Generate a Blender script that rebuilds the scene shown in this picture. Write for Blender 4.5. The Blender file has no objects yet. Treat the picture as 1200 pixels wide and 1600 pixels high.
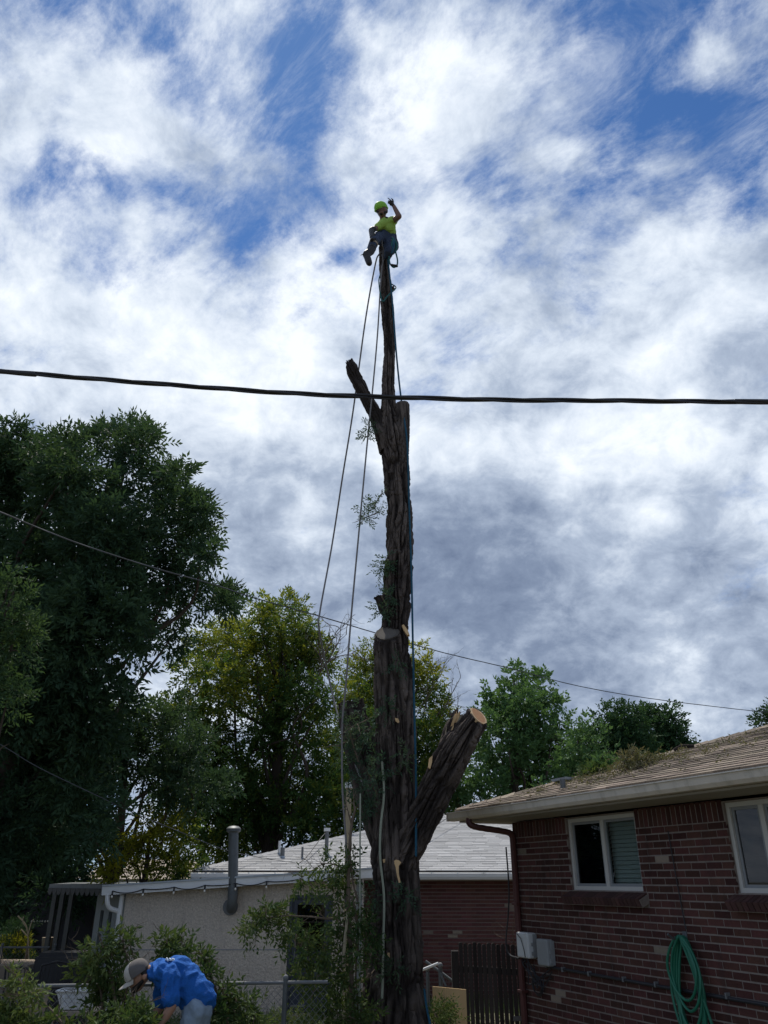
import bpy, bmesh, math, random
import numpy as np
from mathutils import Vector, Matrix

random.seed(7)
RNG = np.random.default_rng(11)
scene = bpy.context.scene
COL = scene.collection

# ------------------------------------------------------------------ camera
CAM_H = 2.2
PITCH = math.radians(25.5)
cam_data = bpy.data.cameras.new("camera")
cam = bpy.data.objects.new("camera", cam_data)
COL.objects.link(cam)
cam.location = (0.0, 0.0, CAM_H)
cam.rotation_euler = (math.radians(90) + PITCH, 0, 0)
cam_data.sensor_width = 36.0
cam_data.lens = 27.05
cam_data.clip_end = 3000.0
scene.camera = cam

# ------------------------------------------------------------------ sky
SUN_EL, SUN_AZ = math.radians(60), math.radians(-14)      # azimuth measured from +Y towards +X
SUN_DIR = Vector((math.sin(SUN_AZ) * math.cos(SUN_EL), math.cos(SUN_AZ) * math.cos(SUN_EL), math.sin(SUN_EL)))

world = bpy.data.worlds.new("World")
scene.world = world
world.use_nodes = True
wt = world.node_tree
wt.nodes.clear()


class NB:
    """tiny node builder"""
    def __init__(self, tree):
        self.t = tree

    def node(self, kind, **kw):
        n = self.t.nodes.new(kind)
        for k, v in kw.items():
            setattr(n, k, v)
        return n

    def put(self, sock, v):
        if isinstance(v, bpy.types.NodeSocket):
            self.t.links.new(v, sock)
        elif v is not None:
            sock.default_value = v

    def math(self, op, a, b=None, c=None, clamp=False):
        n = self.node("ShaderNodeMath", operation=op, use_clamp=clamp)
        self.put(n.inputs[0], a)
        self.put(n.inputs[1], b)
        self.put(n.inputs[2], c)
        return n.outputs[0]

    def vec(self, op, a, b=None, c=None, scale=None):
        n = self.node("ShaderNodeVectorMath", operation=op)
        self.put(n.inputs[0], a)
        self.put(n.inputs[1], b)
        if c is not None:
            self.put(n.inputs[2], c)
        if scale is not None:
            self.put(n.inputs["Scale"], scale)
        return n.outputs["Value"] if op in ("DOT_PRODUCT", "LENGTH") else n.outputs[0]

    def noise(self, vec, scale, detail=4, rough=0.5, dist=0.0, lac=2.0):
        n = self.node("ShaderNodeTexNoise")
        self.put(n.inputs["Vector"], vec)
        self.put(n.inputs["Scale"], scale)
        n.inputs["Detail"].default_value = detail
        n.inputs["Roughness"].default_value = rough
        n.inputs["Lacunarity"].default_value = lac
        n.inputs["Distortion"].default_value = dist
        return n.outputs[0], n.outputs[1]

    def ramp(self, fac, stops, interp="LINEAR"):
        n = self.node("ShaderNodeValToRGB")
        cr = n.color_ramp
        cr.interpolation = interp
        while len(cr.elements) < len(stops):
            cr.elements.new(0.5)
        for e, (p, c) in zip(cr.elements, stops):
            e.position = p
            e.color = (c[0], c[1], c[2], 1.0) if len(c) == 3 else c
        self.put(n.inputs[0], fac)
        return n.outputs[0]

    def maprange(self, v, a, b, c=0.0, d=1.0, kind="SMOOTHSTEP"):
        n = self.node("ShaderNodeMapRange", interpolation_type=kind)
        self.put(n.inputs[0], v)
        for i, q in enumerate((a, b, c, d)):
            self.put(n.inputs[i + 1], q)
        return n.outputs[0]

    def mix(self, fac, a, b, blend="MIX"):
        n = self.node("ShaderNodeMix", data_type="RGBA", blend_type=blend)
        self.put(n.inputs[0], fac)
        self.put(n.inputs[6], a if isinstance(a, bpy.types.NodeSocket) else (*a, 1.0))
        self.put(n.inputs[7], b if isinstance(b, bpy.types.NodeSocket) else (*b, 1.0))
        return n.outputs[2]


W = NB(wt)
sky = W.node("ShaderNodeTexSky", sky_type="NISHITA", sun_disc=False, sun_elevation=SUN_EL,
             sun_rotation=SUN_AZ, altitude=1600.0, air_density=1.0, dust_density=0.3, ozone_density=2.5)
coord = W.node("ShaderNodeTexCoord").outputs["Generated"]
sep = W.node("ShaderNodeSeparateXYZ")
W.put(sep.inputs[0], coord)
# the cloud deck: directions laid onto a layer overhead, slightly curved down at the horizon
den = W.math("ADD", W.math("MAXIMUM", sep.outputs[2], 0.0), 0.75)
deck = W.vec("SCALE", coord, scale=W.math("DIVIDE", 1.0, den))
warp = W.noise(coord, 5.0, 3, 0.55)[1]
wdir = W.vec("NORMALIZE", W.vec("MULTIPLY_ADD", W.vec("SUBTRACT", warp, (0.5, 0.5, 0.5)), (0.13, 0.13, 0.13), coord))


def sky_dir(az, el):
    a, e = math.radians(az), math.radians(el)
    return (math.sin(a) * math.cos(e), math.cos(a) * math.cos(e), math.sin(e))


def banks(items, base):
    """soft banks (or clearings) of cloud: azimuth, elevation, width in degrees, amount"""
    acc = base
    for az, el, wd, amt in items:
        k = 1.0 / (1.0 - math.cos(math.radians(wd)))
        dt = W.vec("DOT_PRODUCT", wdir, sky_dir(az, el))
        g = W.math("EXPONENT", W.math("MULTIPLY_ADD", dt, k, -k))
        acc = W.math("MULTIPLY_ADD", g, amt, acc)
    return acc


COVER = [(-11.0, 51.9, 2.1, -0.234), (-8.5, 47.8, 2.6, -0.234), (-12.0, 45.4, 2.2, -0.218), (-15.2, 45.8, 1.5, -0.2), (-3.1, 42.6, 2.0, -0.22), (2.7, 48.7, 1.8, -0.22), (10.6, 48.6, 2.0, -0.22), (-4.9, 42.1, 1.8, -0.2), (0.0, 50.1, 1.3, -0.12), (-23.2, 54.5, 2.2, -0.26), (-29.3, 54.9, 2.3, -0.24), (-19.3, 52.7, 1.6, -0.2), (-34.2, 53.4, 1.5, -0.16), (-12.9, 55.0, 1.6, -0.16), (-30.0, 46.0, 1.6, -0.26), (-25.4, 45.6, 1.7, -0.28), (-26.4, 41.4, 1.9, -0.28), (-20.7, 45.8, 1.7, -0.2), (-22.9, 47.4, 1.3, -0.1), (-16.5, 42.7, 2.2, -0.2), (-31.7, 43.1, 1.2, -0.16), (-21.5, 41.8, 1.7, -0.16), (26.4, 54.2, 2.7, -0.187), (32.0, 53.8, 2.7, -0.203), (20.9, 46.6, 2.6, -0.218), (27.0, 43.5, 2.3, -0.25), (32.4, 44.9, 2.8, -0.265), (35.3, 47.0, 2.3, -0.218), (26.6, 49.7, 2.8, -0.172), (30.4, 48.6, 2.4, -0.172), (17.7, 45.9, 1.7, -0.16), (33.8, 41.6, 1.6, -0.2), (21.7, 42.7, 1.7, -0.1), (37.6, 50.8, 1.5, -0.14), (3.6, 55.3, 4.5, 0.26), (11.2, 53.0, 2.9, 0.12), (-3.0, 57.1, 2.8, 0.14), (34.3, 51.0, 1.5, 0.34), (16.7, 56.0, 2.0, 0.06), (-34.0, 49.1, 3.1, 0.22), (-26.5, 49.3, 2.4, 0.22), (-17.8, 49.3, 2.1, 0.2), (-30.6, 39.6, 3.7, 0.1), (-19.9, 36.9, 6.3, 0.2), (-8.5, 34.6, 9.3, 0.25), (11.0, 42.1, 5.4, 0.22), (27.1, 38.0, 4.7, 0.22), (0.0, 45.6, 1.3, 0.2), (6.3, 44.6, 2.7, 0.16), (17.5, 50.7, 2.1, 0.08), (10.4, 25.1, 14.1, 0.35), (-18.2, 26.7, 11.4, 0.3), (24.7, 23.4, 13.2, 0.35), (0.0, 11.5, 18.5, 0.35), (-26.6, 32.0, 6.5, 0.15)]
THICK = [(12.9, 24.0, 6.1, 0.128), (7.4, 25.3, 4.3, 0.08), (8.0, 19.6, 5.6, 0.176), (13.9, 20.2, 5.1, 0.176), (14.4, 15.6, 5.5, 0.192), (24.1, 17.8, 3.5, 0.288), (27.0, 15.6, 3.0, 0.176), (4.7, 23.0, 3.8, 0.112), (-8.8, 23.8, 6.1, 0.144), (-2.1, 23.1, 5.2, 0.144), (1.0, 19.3, 4.7, 0.128), (20.3, 24.6, 2.5, -0.096), (19.6, 29.2, 4.1, -0.128), (26.2, 30.3, 4.8, -0.064), (21.9, 12.8, 3.9, -0.032), (2.9, 55.3, 5.4, -0.208), (-22.3, 35.6, 6.6, -0.096), (25.7, 38.8, 6.0, -0.112), (-32.7, 48.7, 4.7, -0.16), (-7.3, 23.9, 1.4, -0.128), (10.2, 34.5, 2.3, 0.08), (15.7, 51.7, 3.8, 0.048), (0.0, 11.5, 9.2, 0.16), (16.1, 11.5, 8.9, 0.16), (-12.1, 15.7, 11.5, 0.128), (26.2, 24.1, 2.6, 0.112), (15.2, 42.0, 6.7, -0.112), (-5.8, 36.6, 7.0, -0.048), (2.4, 40.4, 4.6, -0.08), (27.8, 27.3, 2.6, -0.08)]
CLOUD_GAIN = 8.3
SKY_TINT = (0.38, 0.60, 0.82)

# wind-drawn texture: the deck turned and stretched a little along the wind
rot_ = W.node("ShaderNodeVectorRotate", rotation_type="Z_AXIS")
W.put(rot_.inputs["Vector"], deck)
rot_.inputs["Angle"].default_value = math.radians(38)
wind = W.vec("MULTIPLY", rot_.outputs[0], (0.82, 1.12, 1.0))
fine = W.noise(wind, 7.5, 13, 0.68, 0.25)[0]
wisp = W.noise(W.vec("ADD", wind, (1.7, 0.2, 0.9)), 17.0, 9, 0.68, 0.2)[0]
big = W.noise(W.vec("ADD", deck, (3.1, 7.7, 0.0)), 2.6, 5, 0.5, 0.2)[0]
field = W.math("ADD", W.math("MULTIPLY", fine, 1.75), W.math("MULTIPLY", big, 0.30))
field = W.math("MULTIPLY_ADD", wisp, 0.72, field)
low = W.maprange(sep.outputs[2], 0.0, 0.45, 0.22, 0.0)
cover = banks(COVER, W.math("ADD", W.math("ADD", field, low), -0.82))
alpha = W.math("POWER", W.maprange(cover, 0.34, 0.90), 0.9)
veil = W.noise(W.vec("MULTIPLY", W.vec("ADD", wind, (6.1, 3.2, 0.5)), (0.75, 1.35, 1.0)), 12.0, 11, 0.70, 0.6)[0]
veil = W.math("MULTIPLY", W.maprange(veil, 0.44, 0.78), 0.52)
alpha = W.math("SUBTRACT", 1.0, W.math("MULTIPLY", W.math("SUBTRACT", 1.0, alpha), W.math("SUBTRACT", 1.0, veil)))
fluff = W.noise(W.vec("ADD", deck, (2.9, 6.3, 0.4)), 7.5, 10, 0.58, 0.4)[0]
puff = W.noise(W.vec("ADD", deck, (4.9, 0.3, 1.4)), 19.0, 9, 0.64, 0.25)[0]
thick = banks(THICK, W.math("MULTIPLY_ADD", W.math("SUBTRACT", fluff, 0.5), 1.2, 0.30))
thick = W.math("MULTIPLY_ADD", W.math("SUBTRACT", puff, 0.5), 0.95, thick)
thick = W.math("ADD", thick, W.maprange(sep.outputs[2], 0.0, 0.30, 0.20, 0.0))
cloud = W.ramp(thick, [(0.0, (0.84, 0.89, 0.95)), (0.25, (0.62, 0.69, 0.79)), (0.50, (0.37, 0.44, 0.56)),
                       (0.78, (0.20, 0.255, 0.365)), (1.0, (0.14, 0.185, 0.285))])
cloud10 = W.vec("SCALE", cloud, scale=CLOUD_GAIN)
blue = W.vec("MULTIPLY", sky.outputs[0], SKY_TINT)
bg = W.node("ShaderNodeBackground")
bg.inputs["Strength"].default_value = 0.1
W.put(bg.inputs["Color"], W.mix(alpha, blue, cloud10))
wt.links.new(bg.outputs[0], W.node("ShaderNodeOutputWorld").inputs["Surface"])
world.cycles.sampling_method = "MANUAL"
world.cycles.sample_map_resolution = 512

# ------------------------------------------------------------------ sun
sun_data = bpy.data.lights.new("sun", "SUN")
sun_data.energy = 3.2
sun_data.angle = math.radians(1.5)
sun_data.color = (1.0, 0.95, 0.86)
sun = bpy.data.objects.new("sun", sun_data)
COL.objects.link(sun)
sun.rotation_euler = SUN_DIR.to_track_quat("Z", "Y").to_euler()
sun.location = (-5, 12, 30)

# ------------------------------------------------------------------ exposure
scene.view_settings.view_transform = "Standard"
scene.view_settings.look = "None"
scene.view_settings.exposure = 0.5
scene.view_settings.gamma = 1.0

# ================================================================== helpers
FPX = 1202.0                                  # focal length in pixels of a 1200 x 1600 view
CP, SP = math.cos(PITCH), math.sin(PITCH)


def sight(px, py):
    u, v = (px - 600.0) / FPX, (800.0 - py) / FPX
    return Vector((u, CP - v * SP, SP + v * CP))


def at(px, py, Y):
    """point seen at (px, py) that stands Y metres in front of the camera"""
    r = sight(px, py)
    return Vector((0, 0, CAM_H)) + r * (Y / r.y)


def depth(p):
    return p[1] * CP + (p[2] - CAM_H) * SP


def seen(p):
    a = max(depth(p), 0.01)
    return (600 + FPX * p[0] / a, 800 - FPX * (-p[1] * SP + (p[2] - CAM_H) * CP) / a)


def metres(px, p):
    """length that px pixels cover at point p"""
    return px * depth(p) / FPX


ROOT = {}


def tag(o, label=None, cat=None, group=None, kind=None):
    for k, v in (("label", label), ("category", cat), ("group", group), ("kind", kind)):
        if v:
            o[k] = v
    return o


def empty(name, loc=(0, 0, 0), rz=0.0):
    o = bpy.data.objects.new(name, None)
    o.empty_display_size = 0.2
    COL.objects.link(o)
    o.location = loc
    o.rotation_euler = (0, 0, rz)
    ROOT[o] = Matrix.Translation(Vector(loc)) @ Matrix.Rotation(rz, 4, "Z")
    return o


def put(name, me, mat, parent=None):
    o = bpy.data.objects.new(name, me)
    COL.objects.link(o)
    if mat is not None and not me.materials:
        me.materials.append(mat)
    if parent is not None:
        o.parent = parent
        ROOT[o] = ROOT[parent]
    else:
        ROOT[o] = Matrix.Identity(4)
    return o


def np_mesh(name, verts, faces=None, loops=None, starts=None, smooth=False, tint=None, tint_dom="FACE", mat_index=None):
    """fast mesh: verts (n,3); faces (m,k) of one size"""
    me = bpy.data.meshes.new(name)
    verts = np.asarray(verts, np.float32)
    faces = np.asarray(faces, np.int32)
    m, k = faces.shape
    me.vertices.add(len(verts))
    me.vertices.foreach_set("co", verts.ravel())
    me.loops.add(m * k)
    me.loops.foreach_set("vertex_index", faces.ravel())
    me.polygons.add(m)
    me.polygons.foreach_set("loop_start", np.arange(0, m * k, k, dtype=np.int32))
    me.polygons.foreach_set("use_smooth", np.full(m, smooth, bool))
    me.update(calc_edges=True)
    if tint is not None:
        a = me.attributes.new("tint", "FLOAT", tint_dom)
        a.data.foreach_set("value", np.asarray(tint, np.float32))
    return me


def frames(P):
    """parallel transported frames along a polyline"""
    P = np.asarray(P, float)
    T = np.gradient(P, axis=0)
    T /= np.linalg.norm(T, axis=1)[:, None] + 1e-9
    ref = np.array([0, -1.0, 0]) if abs(T[0][1]) < 0.9 else np.array([1.0, 0, 0])
    U = np.zeros_like(P)
    V = np.zeros_like(P)
    for i in range(len(P)):
        u = ref - T[i] * (ref @ T[i])
        u /= np.linalg.norm(u) + 1e-9
        U[i], V[i], ref = u, np.cross(T[i], u), u
    return T, U, V


def spline(ctrl, n):
    """Catmull-Rom through rows of ctrl (any number of columns)"""
    c = np.asarray(ctrl, float)
    c = np.vstack([2 * c[0] - c[1], c, 2 * c[-1] - c[-2]])
    m = len(c) - 3
    t = np.linspace(0, m - 1e-6, n)
    i = t.astype(int)
    f = (t - i)[:, None]
    p0, p1, p2, p3 = c[i], c[i + 1], c[i + 2], c[i + 3]
    return 0.5 * (2 * p1 + (p2 - p0) * f + (2 * p0 - 5 * p1 + 4 * p2 - p3) * f ** 2 + (3 * p1 - p0 - 3 * p2 + p3) * f ** 3)


class MB:
    """collects boxes, tubes and lathes in world (or parent) space, then links them as ONE mesh"""
    def __init__(self):
        self.v, self.f = [], []

    def add(self, vs, fs):
        b = len(self.v)
        self.v += [tuple(p) for p in vs]
        self.f += [tuple(b + i for i in q) for q in fs]
        return self

    def box(self, c, s, rot=None):
        hx, hy, hz = s[0] / 2, s[1] / 2, s[2] / 2
        vs = [Vector((x, y, z)) for x in (-hx, hx) for y in (-hy, hy) for z in (-hz, hz)]
        if rot is not None:
            vs = [rot @ p for p in vs]
        c = Vector(c)
        return self.add([c + p for p in vs], [(0, 1, 3, 2), (4, 6, 7, 5), (0, 4, 5, 1), (2, 3, 7, 6), (0, 2, 6, 4), (1, 5, 7, 3)])

    def span(self, lo, hi):
        return self.box([(a + b) / 2 for a, b in zip(lo, hi)], [abs(b - a) for a, b in zip(lo, hi)])

    def tube(self, pts, r, seg=8, cap=True):
        P = np.array([tuple(p) for p in pts], float)
        R = np.full(len(P), r) if np.isscalar(r) else np.asarray(r, float)
        T, U, V = frames(P)
        a = np.linspace(0, 2 * math.pi, seg, endpoint=False)
        vs = (P[:, None, :] + R[:, None, None] * (np.cos(a)[None, :, None] * U[:, None, :] + np.sin(a)[None, :, None] * V[:, None, :])).reshape(-1, 3)
        fs = []
        for i in range(len(P) - 1):
            for j in range(seg):
                k = (j + 1) % seg
                fs.append((i * seg + j, i * seg + k, (i + 1) * seg + k, (i + 1) * seg + j))
        if cap:
            fs.append(tuple(reversed(range(seg))))
            fs.append(tuple((len(P) - 1) * seg + j for j in range(seg)))
        return self.add(vs.tolist(), fs)

    def ball(self, c, r, rot=None, u=12, v=8):
        r = (r, r, r) if np.isscalar(r) else r
        vs, fs = [], []
        for i in range(v + 1):
            th = math.pi * i / v
            for j in range(u):
                ph = 2 * math.pi * j / u
                p = Vector((r[0] * math.sin(th) * math.cos(ph), r[1] * math.sin(th) * math.sin(ph), r[2] * math.cos(th)))
                vs.append(Vector(c) + (rot @ p if rot is not None else p))
        for i in range(v):
            for j in range(u):
                k = (j + 1) % u
                fs.append((i * u + j, (i + 1) * u + j, (i + 1) * u + k, i * u + k))
        return self.add(vs, fs)

    def prism(self, poly, a, b):
        """poly: list of 3-D points; extruded from offset a to offset b"""
        a, b = Vector(a), Vector(b)
        n = len(poly)
        vs = [Vector(p) + a for p in poly] + [Vector(p) + b for p in poly]
        fs = [tuple(range(n)), tuple(reversed(range(n, 2 * n)))] + [(i, n + i, n + (i + 1) % n, (i + 1) % n) for i in range(n)]
        return self.add(vs, fs)

    def build(self, name, mat, parent=None, local=False, smooth=False, base=None):
        vs = self.v
        if parent is not None and not local:
            inv = ROOT[parent].inverted()
            vs = [inv @ Vector(p) for p in vs]
        if parent is None and base is not None:
            bx, by, bz = base
            vs = [(p[0] - bx, p[1] - by, p[2] - bz) for p in vs]
        me = bpy.data.meshes.new(name)
        me.from_pydata([tuple(p) for p in vs], [], self.f)
        bm = bmesh.new()
        bm.from_mesh(me)
        bmesh.ops.remove_doubles(bm, verts=bm.verts, dist=1e-5)
        bmesh.ops.recalc_face_normals(bm, faces=bm.faces)
        bm.to_mesh(me)
        bm.free()
        if smooth:
            for p in me.polygons:
                p.use_smooth = True
            me.set_sharp_from_angle(angle=math.radians(42))
        o = put(name, me, mat, parent)
        if parent is None and base is not None:
            o.location = base
            ROOT[o] = Matrix.Translation(Vector(base))
        return o


def fuse(name, caps, balls, voxel, mat, parent, smooth_it=6, fold=0.0, fdir=(1.0, 1.0, 1.0), fscale=14.0):
    """one continuous skin over tapered limbs (p0, r0, p1, r1) and ellipsoids (c, r[, rot])"""
    m = MB()
    for p0, r0, p1, r1 in caps:
        p0, p1 = Vector(p0), Vector(p1)
        n = 9
        ax = (p1 - p0).normalized()
        pts, rr = [p0 - ax * r0 * 0.95, p0 - ax * r0 * 0.7], [r0 * 0.3, r0 * 0.72]
        for i in range(n):
            t = i / (n - 1)
            pts.append(p0.lerp(p1, t))
            rr.append(r0 + (r1 - r0) * t)
        pts += [p1 + ax * r1 * 0.7, p1 + ax * r1 * 0.95]
        rr += [r1 * 0.72, r1 * 0.3]
        m.tube(pts, rr, 14)
    for b in balls:
        m.ball(b[0], b[1], b[2] if len(b) > 2 else None, 18, 12)
    inv = ROOT[parent].inverted()
    me = bpy.data.meshes.new(name + "_shape")
    me.from_pydata([tuple(inv @ Vector(p)) for p in m.v], [], m.f)
    tmp = bpy.data.objects.new(name + "_shape", me)
    COL.objects.link(tmp)
    rm = tmp.modifiers.new("r", "REMESH")
    rm.mode = "VOXEL"
    rm.voxel_size = voxel
    sm = tmp.modifiers.new("s", "SMOOTH")
    sm.factor = 0.5
    sm.iterations = smooth_it
    dg = bpy.context.evaluated_depsgraph_get()
    new = bpy.data.meshes.new_from_object(tmp.evaluated_get(dg))
    bpy.data.objects.remove(tmp)
    bpy.data.meshes.remove(me)
    new.name = name
    if fold:
        nv = len(new.vertices)
        co = np.zeros(nv * 3, np.float32)
        nr = np.zeros(nv * 3, np.float32)
        new.vertices.foreach_get("co", co)
        new.vertex_normals.foreach_get("vector", nr)
        co, nr = co.reshape(-1, 3), nr.reshape(-1, 3)
        q = co * np.array(fdir) * fscale
        q = q + 1.5 * np.stack([value_noise(q * 0.4, 5), value_noise(q * 0.4, 6), value_noise(q * 0.4, 7)], 1)
        n1 = 1 - np.abs(2 * value_noise(q, 8) - 1) * 1.6
        n2 = value_noise(q * 2.3, 9) - 0.5
        co = co + nr * (fold * (n1 * 0.8 - 0.4 + 0.35 * n2))[:, None]
        new.vertices.foreach_set("co", co.astype(np.float32).ravel())
        new.update()
    for p in new.polygons:
        p.use_smooth = True
    new.materials.clear()
    return put(name, new, mat, parent)


def value_noise(p, seed=0):
    p = np.asarray(p, float)
    i = np.floor(p).astype(np.int64)
    f = p - i
    f = f * f * (3 - 2 * f)
    out = np.zeros(len(p))
    for dx in (0, 1):
        for dy in (0, 1):
            for dz in (0, 1):
                h = (i[:, 0] + dx) * 73856093 ^ (i[:, 1] + dy) * 19349663 ^ (i[:, 2] + dz) * 83492791 ^ (seed * 2654435761)
                h = (h ^ (h >> 13)) * 1274126177 & 0x7FFFFFFF
                h = (h ^ (h >> 16)) & 0xFFFF
                w = (f[:, 0] if dx else 1 - f[:, 0]) * (f[:, 1] if dy else 1 - f[:, 1]) * (f[:, 2] if dz else 1 - f[:, 2])
                out += w * h / 65535.0
    return out


# ================================================================== materials
def material(name, col, rough=0.8, var=0.18, scale=6.0, stretch=(1, 1, 1), bump=0.0, bscale=40.0, spec=0.3, metal=0.0,
             pieces=0.0, alt=None, alt_amt=(0.55, 0.75), tint=None, translucent=0.0, coat=0.0, bdist=0.02, tint_from=0.0, streak=None):
    m = bpy.data.materials.new(name)
    m.use_nodes = True
    t = m.node_tree
    t.nodes.clear()
    B = NB(t)
    geo = B.node("ShaderNodeNewGeometry")
    pos = B.vec("MULTIPLY", geo.outputs["Position"], stretch)
    n = B.noise(pos, scale, 6, 0.6)[0]
    c = B.mix(n, tuple(x * (1 - var) for x in col), tuple(min(x * (1 + var), 1) for x in col))
    if alt is not None:
        n2 = B.noise(B.vec("ADD", pos, (5.2, 1.3, 8.8)), scale * 0.45, 5, 0.65)[0]
        c = B.mix(B.maprange(n2, alt_amt[0], alt_amt[1]), c, alt)
    if streak is not None:
        sv = B.vec("MULTIPLY", geo.outputs["Position"], (2.6, 2.6, 0.32))
        sn = B.noise(sv, 2.2, 7, 0.68)[0]
        c = B.mix(B.maprange(sn, 0.48, 0.78, 0.0, streak[3]), c, streak[:3])
    if pieces:
        r = B.math("FRACT", B.math("ADD", B.node("ShaderNodeObjectInfo").outputs["Random"], geo.outputs["Random Per Island"]))
        hs = B.node("ShaderNodeHueSaturation")
        B.put(hs.inputs["Value"], B.maprange(r, 0, 1, 1 - pieces, 1 + pieces, "LINEAR"))
        r2 = B.math("FRACT", B.math("MULTIPLY", r, 7.31))
        B.put(hs.inputs["Hue"], B.maprange(r2, 0, 1, 0.488, 0.512, "LINEAR"))
        B.put(hs.inputs["Color"], c)
        c = hs.outputs[0]
    if tint is not None:
        at_ = B.node("ShaderNodeAttribute", attribute_name="tint")
        c = B.mix(B.maprange(at_.outputs["Fac"], tint_from, 1.0, kind="LINEAR"), c, tint)
    p = B.node("ShaderNodeBsdfPrincipled")
    B.put(p.inputs["Base Color"], c)
    p.inputs["Roughness"].default_value = rough
    p.inputs["Specular IOR Level"].default_value = spec
    p.inputs["Metallic"].default_value = metal
    p.inputs["Coat Weight"].default_value = coat
    if bump:
        bn = B.node("ShaderNodeBump")
        bn.inputs["Strength"].default_value = bump
        bn.inputs["Distance"].default_value = bdist
        B.put(bn.inputs["Height"], B.noise(pos, bscale, 5, 0.65)[0])
        B.put(p.inputs["Normal"], bn.outputs[0])
    sh = p.outputs[0]
    if translucent:
        tr = B.node("ShaderNodeBsdfTranslucent")
        B.put(tr.inputs["Color"], B.mix(0.5, c, B.mix(1.0, c, (1.6, 1.5, 0.5), "MULTIPLY")))
        mx = B.node("ShaderNodeMixShader")
        mx.inputs[0].default_value = translucent
        t.links.new(p.outputs[0], mx.inputs[1])
        t.links.new(tr.outputs[0], mx.inputs[2])
        sh = mx.outputs[0]
    t.links.new(sh, B.node("ShaderNodeOutputMaterial").inputs["Surface"])
    return m


def glass(name, tintc=(0.74, 0.79, 0.78)):
    m = bpy.data.materials.new(name)
    m.use_nodes = True
    t = m.node_tree
    t.nodes.clear()
    B = NB(t)
    fr = B.node("ShaderNodeFresnel")
    fr.inputs["IOR"].default_value = 1.5
    gl = B.node("ShaderNodeBsdfGlossy")
    gl.inputs["Roughness"].default_value = 0.02
    tr = B.node("ShaderNodeBsdfTransparent")
    tr.inputs["Color"].default_value = (*tintc, 1)
    mx = B.node("ShaderNodeMixShader")
    front = B.math("SUBTRACT", 1.0, B.node("ShaderNodeNewGeometry").outputs["Backfacing"])
    B.put(mx.inputs[0], B.math("MULTIPLY", front, B.math("MULTIPLY_ADD", fr.outputs[0], 1.15, 0.01, clamp=True)))
    t.links.new(tr.outputs[0], mx.inputs[1])
    t.links.new(gl.outputs[0], mx.inputs[2])
    t.links.new(mx.outputs[0], B.node("ShaderNodeOutputMaterial").inputs["Surface"])
    return m


def cut_wood(name, light, dark, rings=70.0, centre=(0, 0, 0)):
    """sawn end of a limb: rings about the middle of the face (in object space)"""
    m = bpy.data.materials.new(name)
    m.use_nodes = True
    t = m.node_tree
    B = NB(t)
    p = t.nodes["Principled BSDF"]
    co = B.vec("SUBTRACT", B.node("ShaderNodeTexCoord").outputs["Object"], centre)
    ln = B.vec("LENGTH", co)
    wob = B.noise(co, 9.0, 4, 0.6)[0]
    ring = B.math("SINE", B.math("MULTIPLY", B.math("MULTIPLY_ADD", wob, 0.02, ln), rings * 2))
    c = B.mix(B.maprange(ring, -1, 1, 0, 0.5), light, dark)
    c = B.mix(B.maprange(B.noise(co, 22.0, 6, 0.7)[0], 0.35, 0.8), c, dark)
    B.put(p.inputs["Base Color"], c)
    p.inputs["Roughness"].default_value = 0.85
    p.inputs["Specular IOR Level"].default_value = 0.1
    return m


M = {}
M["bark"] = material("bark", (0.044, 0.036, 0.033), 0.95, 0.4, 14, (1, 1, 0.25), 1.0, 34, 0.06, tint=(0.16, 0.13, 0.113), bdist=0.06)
M["bark_far"] = material("bark_far", (0.07, 0.055, 0.045), 0.95, 0.3, 8, (1, 1, 0.3), 0.6, 25, 0.1)
M["twig"] = material("twig", (0.13, 0.10, 0.075), 0.9, 0.3, 12, (1, 1, 1), 0, 30, 0.15)
M["twig_pale"] = material("twig_pale", (0.28, 0.24, 0.17), 0.85, 0.3, 12)
M["wood_fresh"] = material("wood_fresh", (0.62, 0.42, 0.22), 0.8, 0.3, 30, (1, 1, 0.2), 0.4, 60)
M["wood_post"] = material("wood_post", (0.36, 0.29, 0.19), 0.85, 0.3, 14, (1, 1, 0.15), 0.3, 60, alt=(0.22, 0.21, 0.19))
M["mortar"] = material("mortar", (0.22, 0.185, 0.165), 0.95, 0.25, 30, bump=0.4, bscale=90, streak=(0.10, 0.085, 0.075, 0.8))
M["brick"] = material("brick", (0.072, 0.031, 0.026), 0.88, 0.35, 22, bump=0.5, bscale=70, pieces=0.33, spec=0.2, streak=(0.035, 0.022, 0.02, 0.7))
M["brick_tan"] = material("brick_tan", (0.22, 0.18, 0.14), 0.9, 0.25, 25, bump=0.5, bscale=70, pieces=0.2)
M["brick_sill"] = material("brick_sill", (0.07, 0.034, 0.031), 0.9, 0.3, 22, bump=0.5, bscale=70, pieces=0.3)
M["mortar_far"] = material("mortar_far", (0.21, 0.175, 0.16), 0.95, 0.2, 30)
M["brick_far"] = material("brick_far", (0.115, 0.05, 0.045), 0.9, 0.25, 22, pieces=0.2, spec=0.2)
M["shingle_brown"] = material("shingle_brown", (0.20, 0.165, 0.135), 0.95, 0.35, 40, bump=0.6, bscale=160, pieces=0.5, spec=0.15,
                              alt=(0.30, 0.235, 0.17), alt_amt=(0.52, 0.75))
M["shingle_grey"] = material("shingle_grey", (0.36, 0.36, 0.365), 0.95, 0.2, 40, bump=0.5, bscale=160, pieces=0.16, spec=0.15)
M["felt"] = material("felt", (0.05, 0.045, 0.04), 0.95, 0.2, 10)
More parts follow.
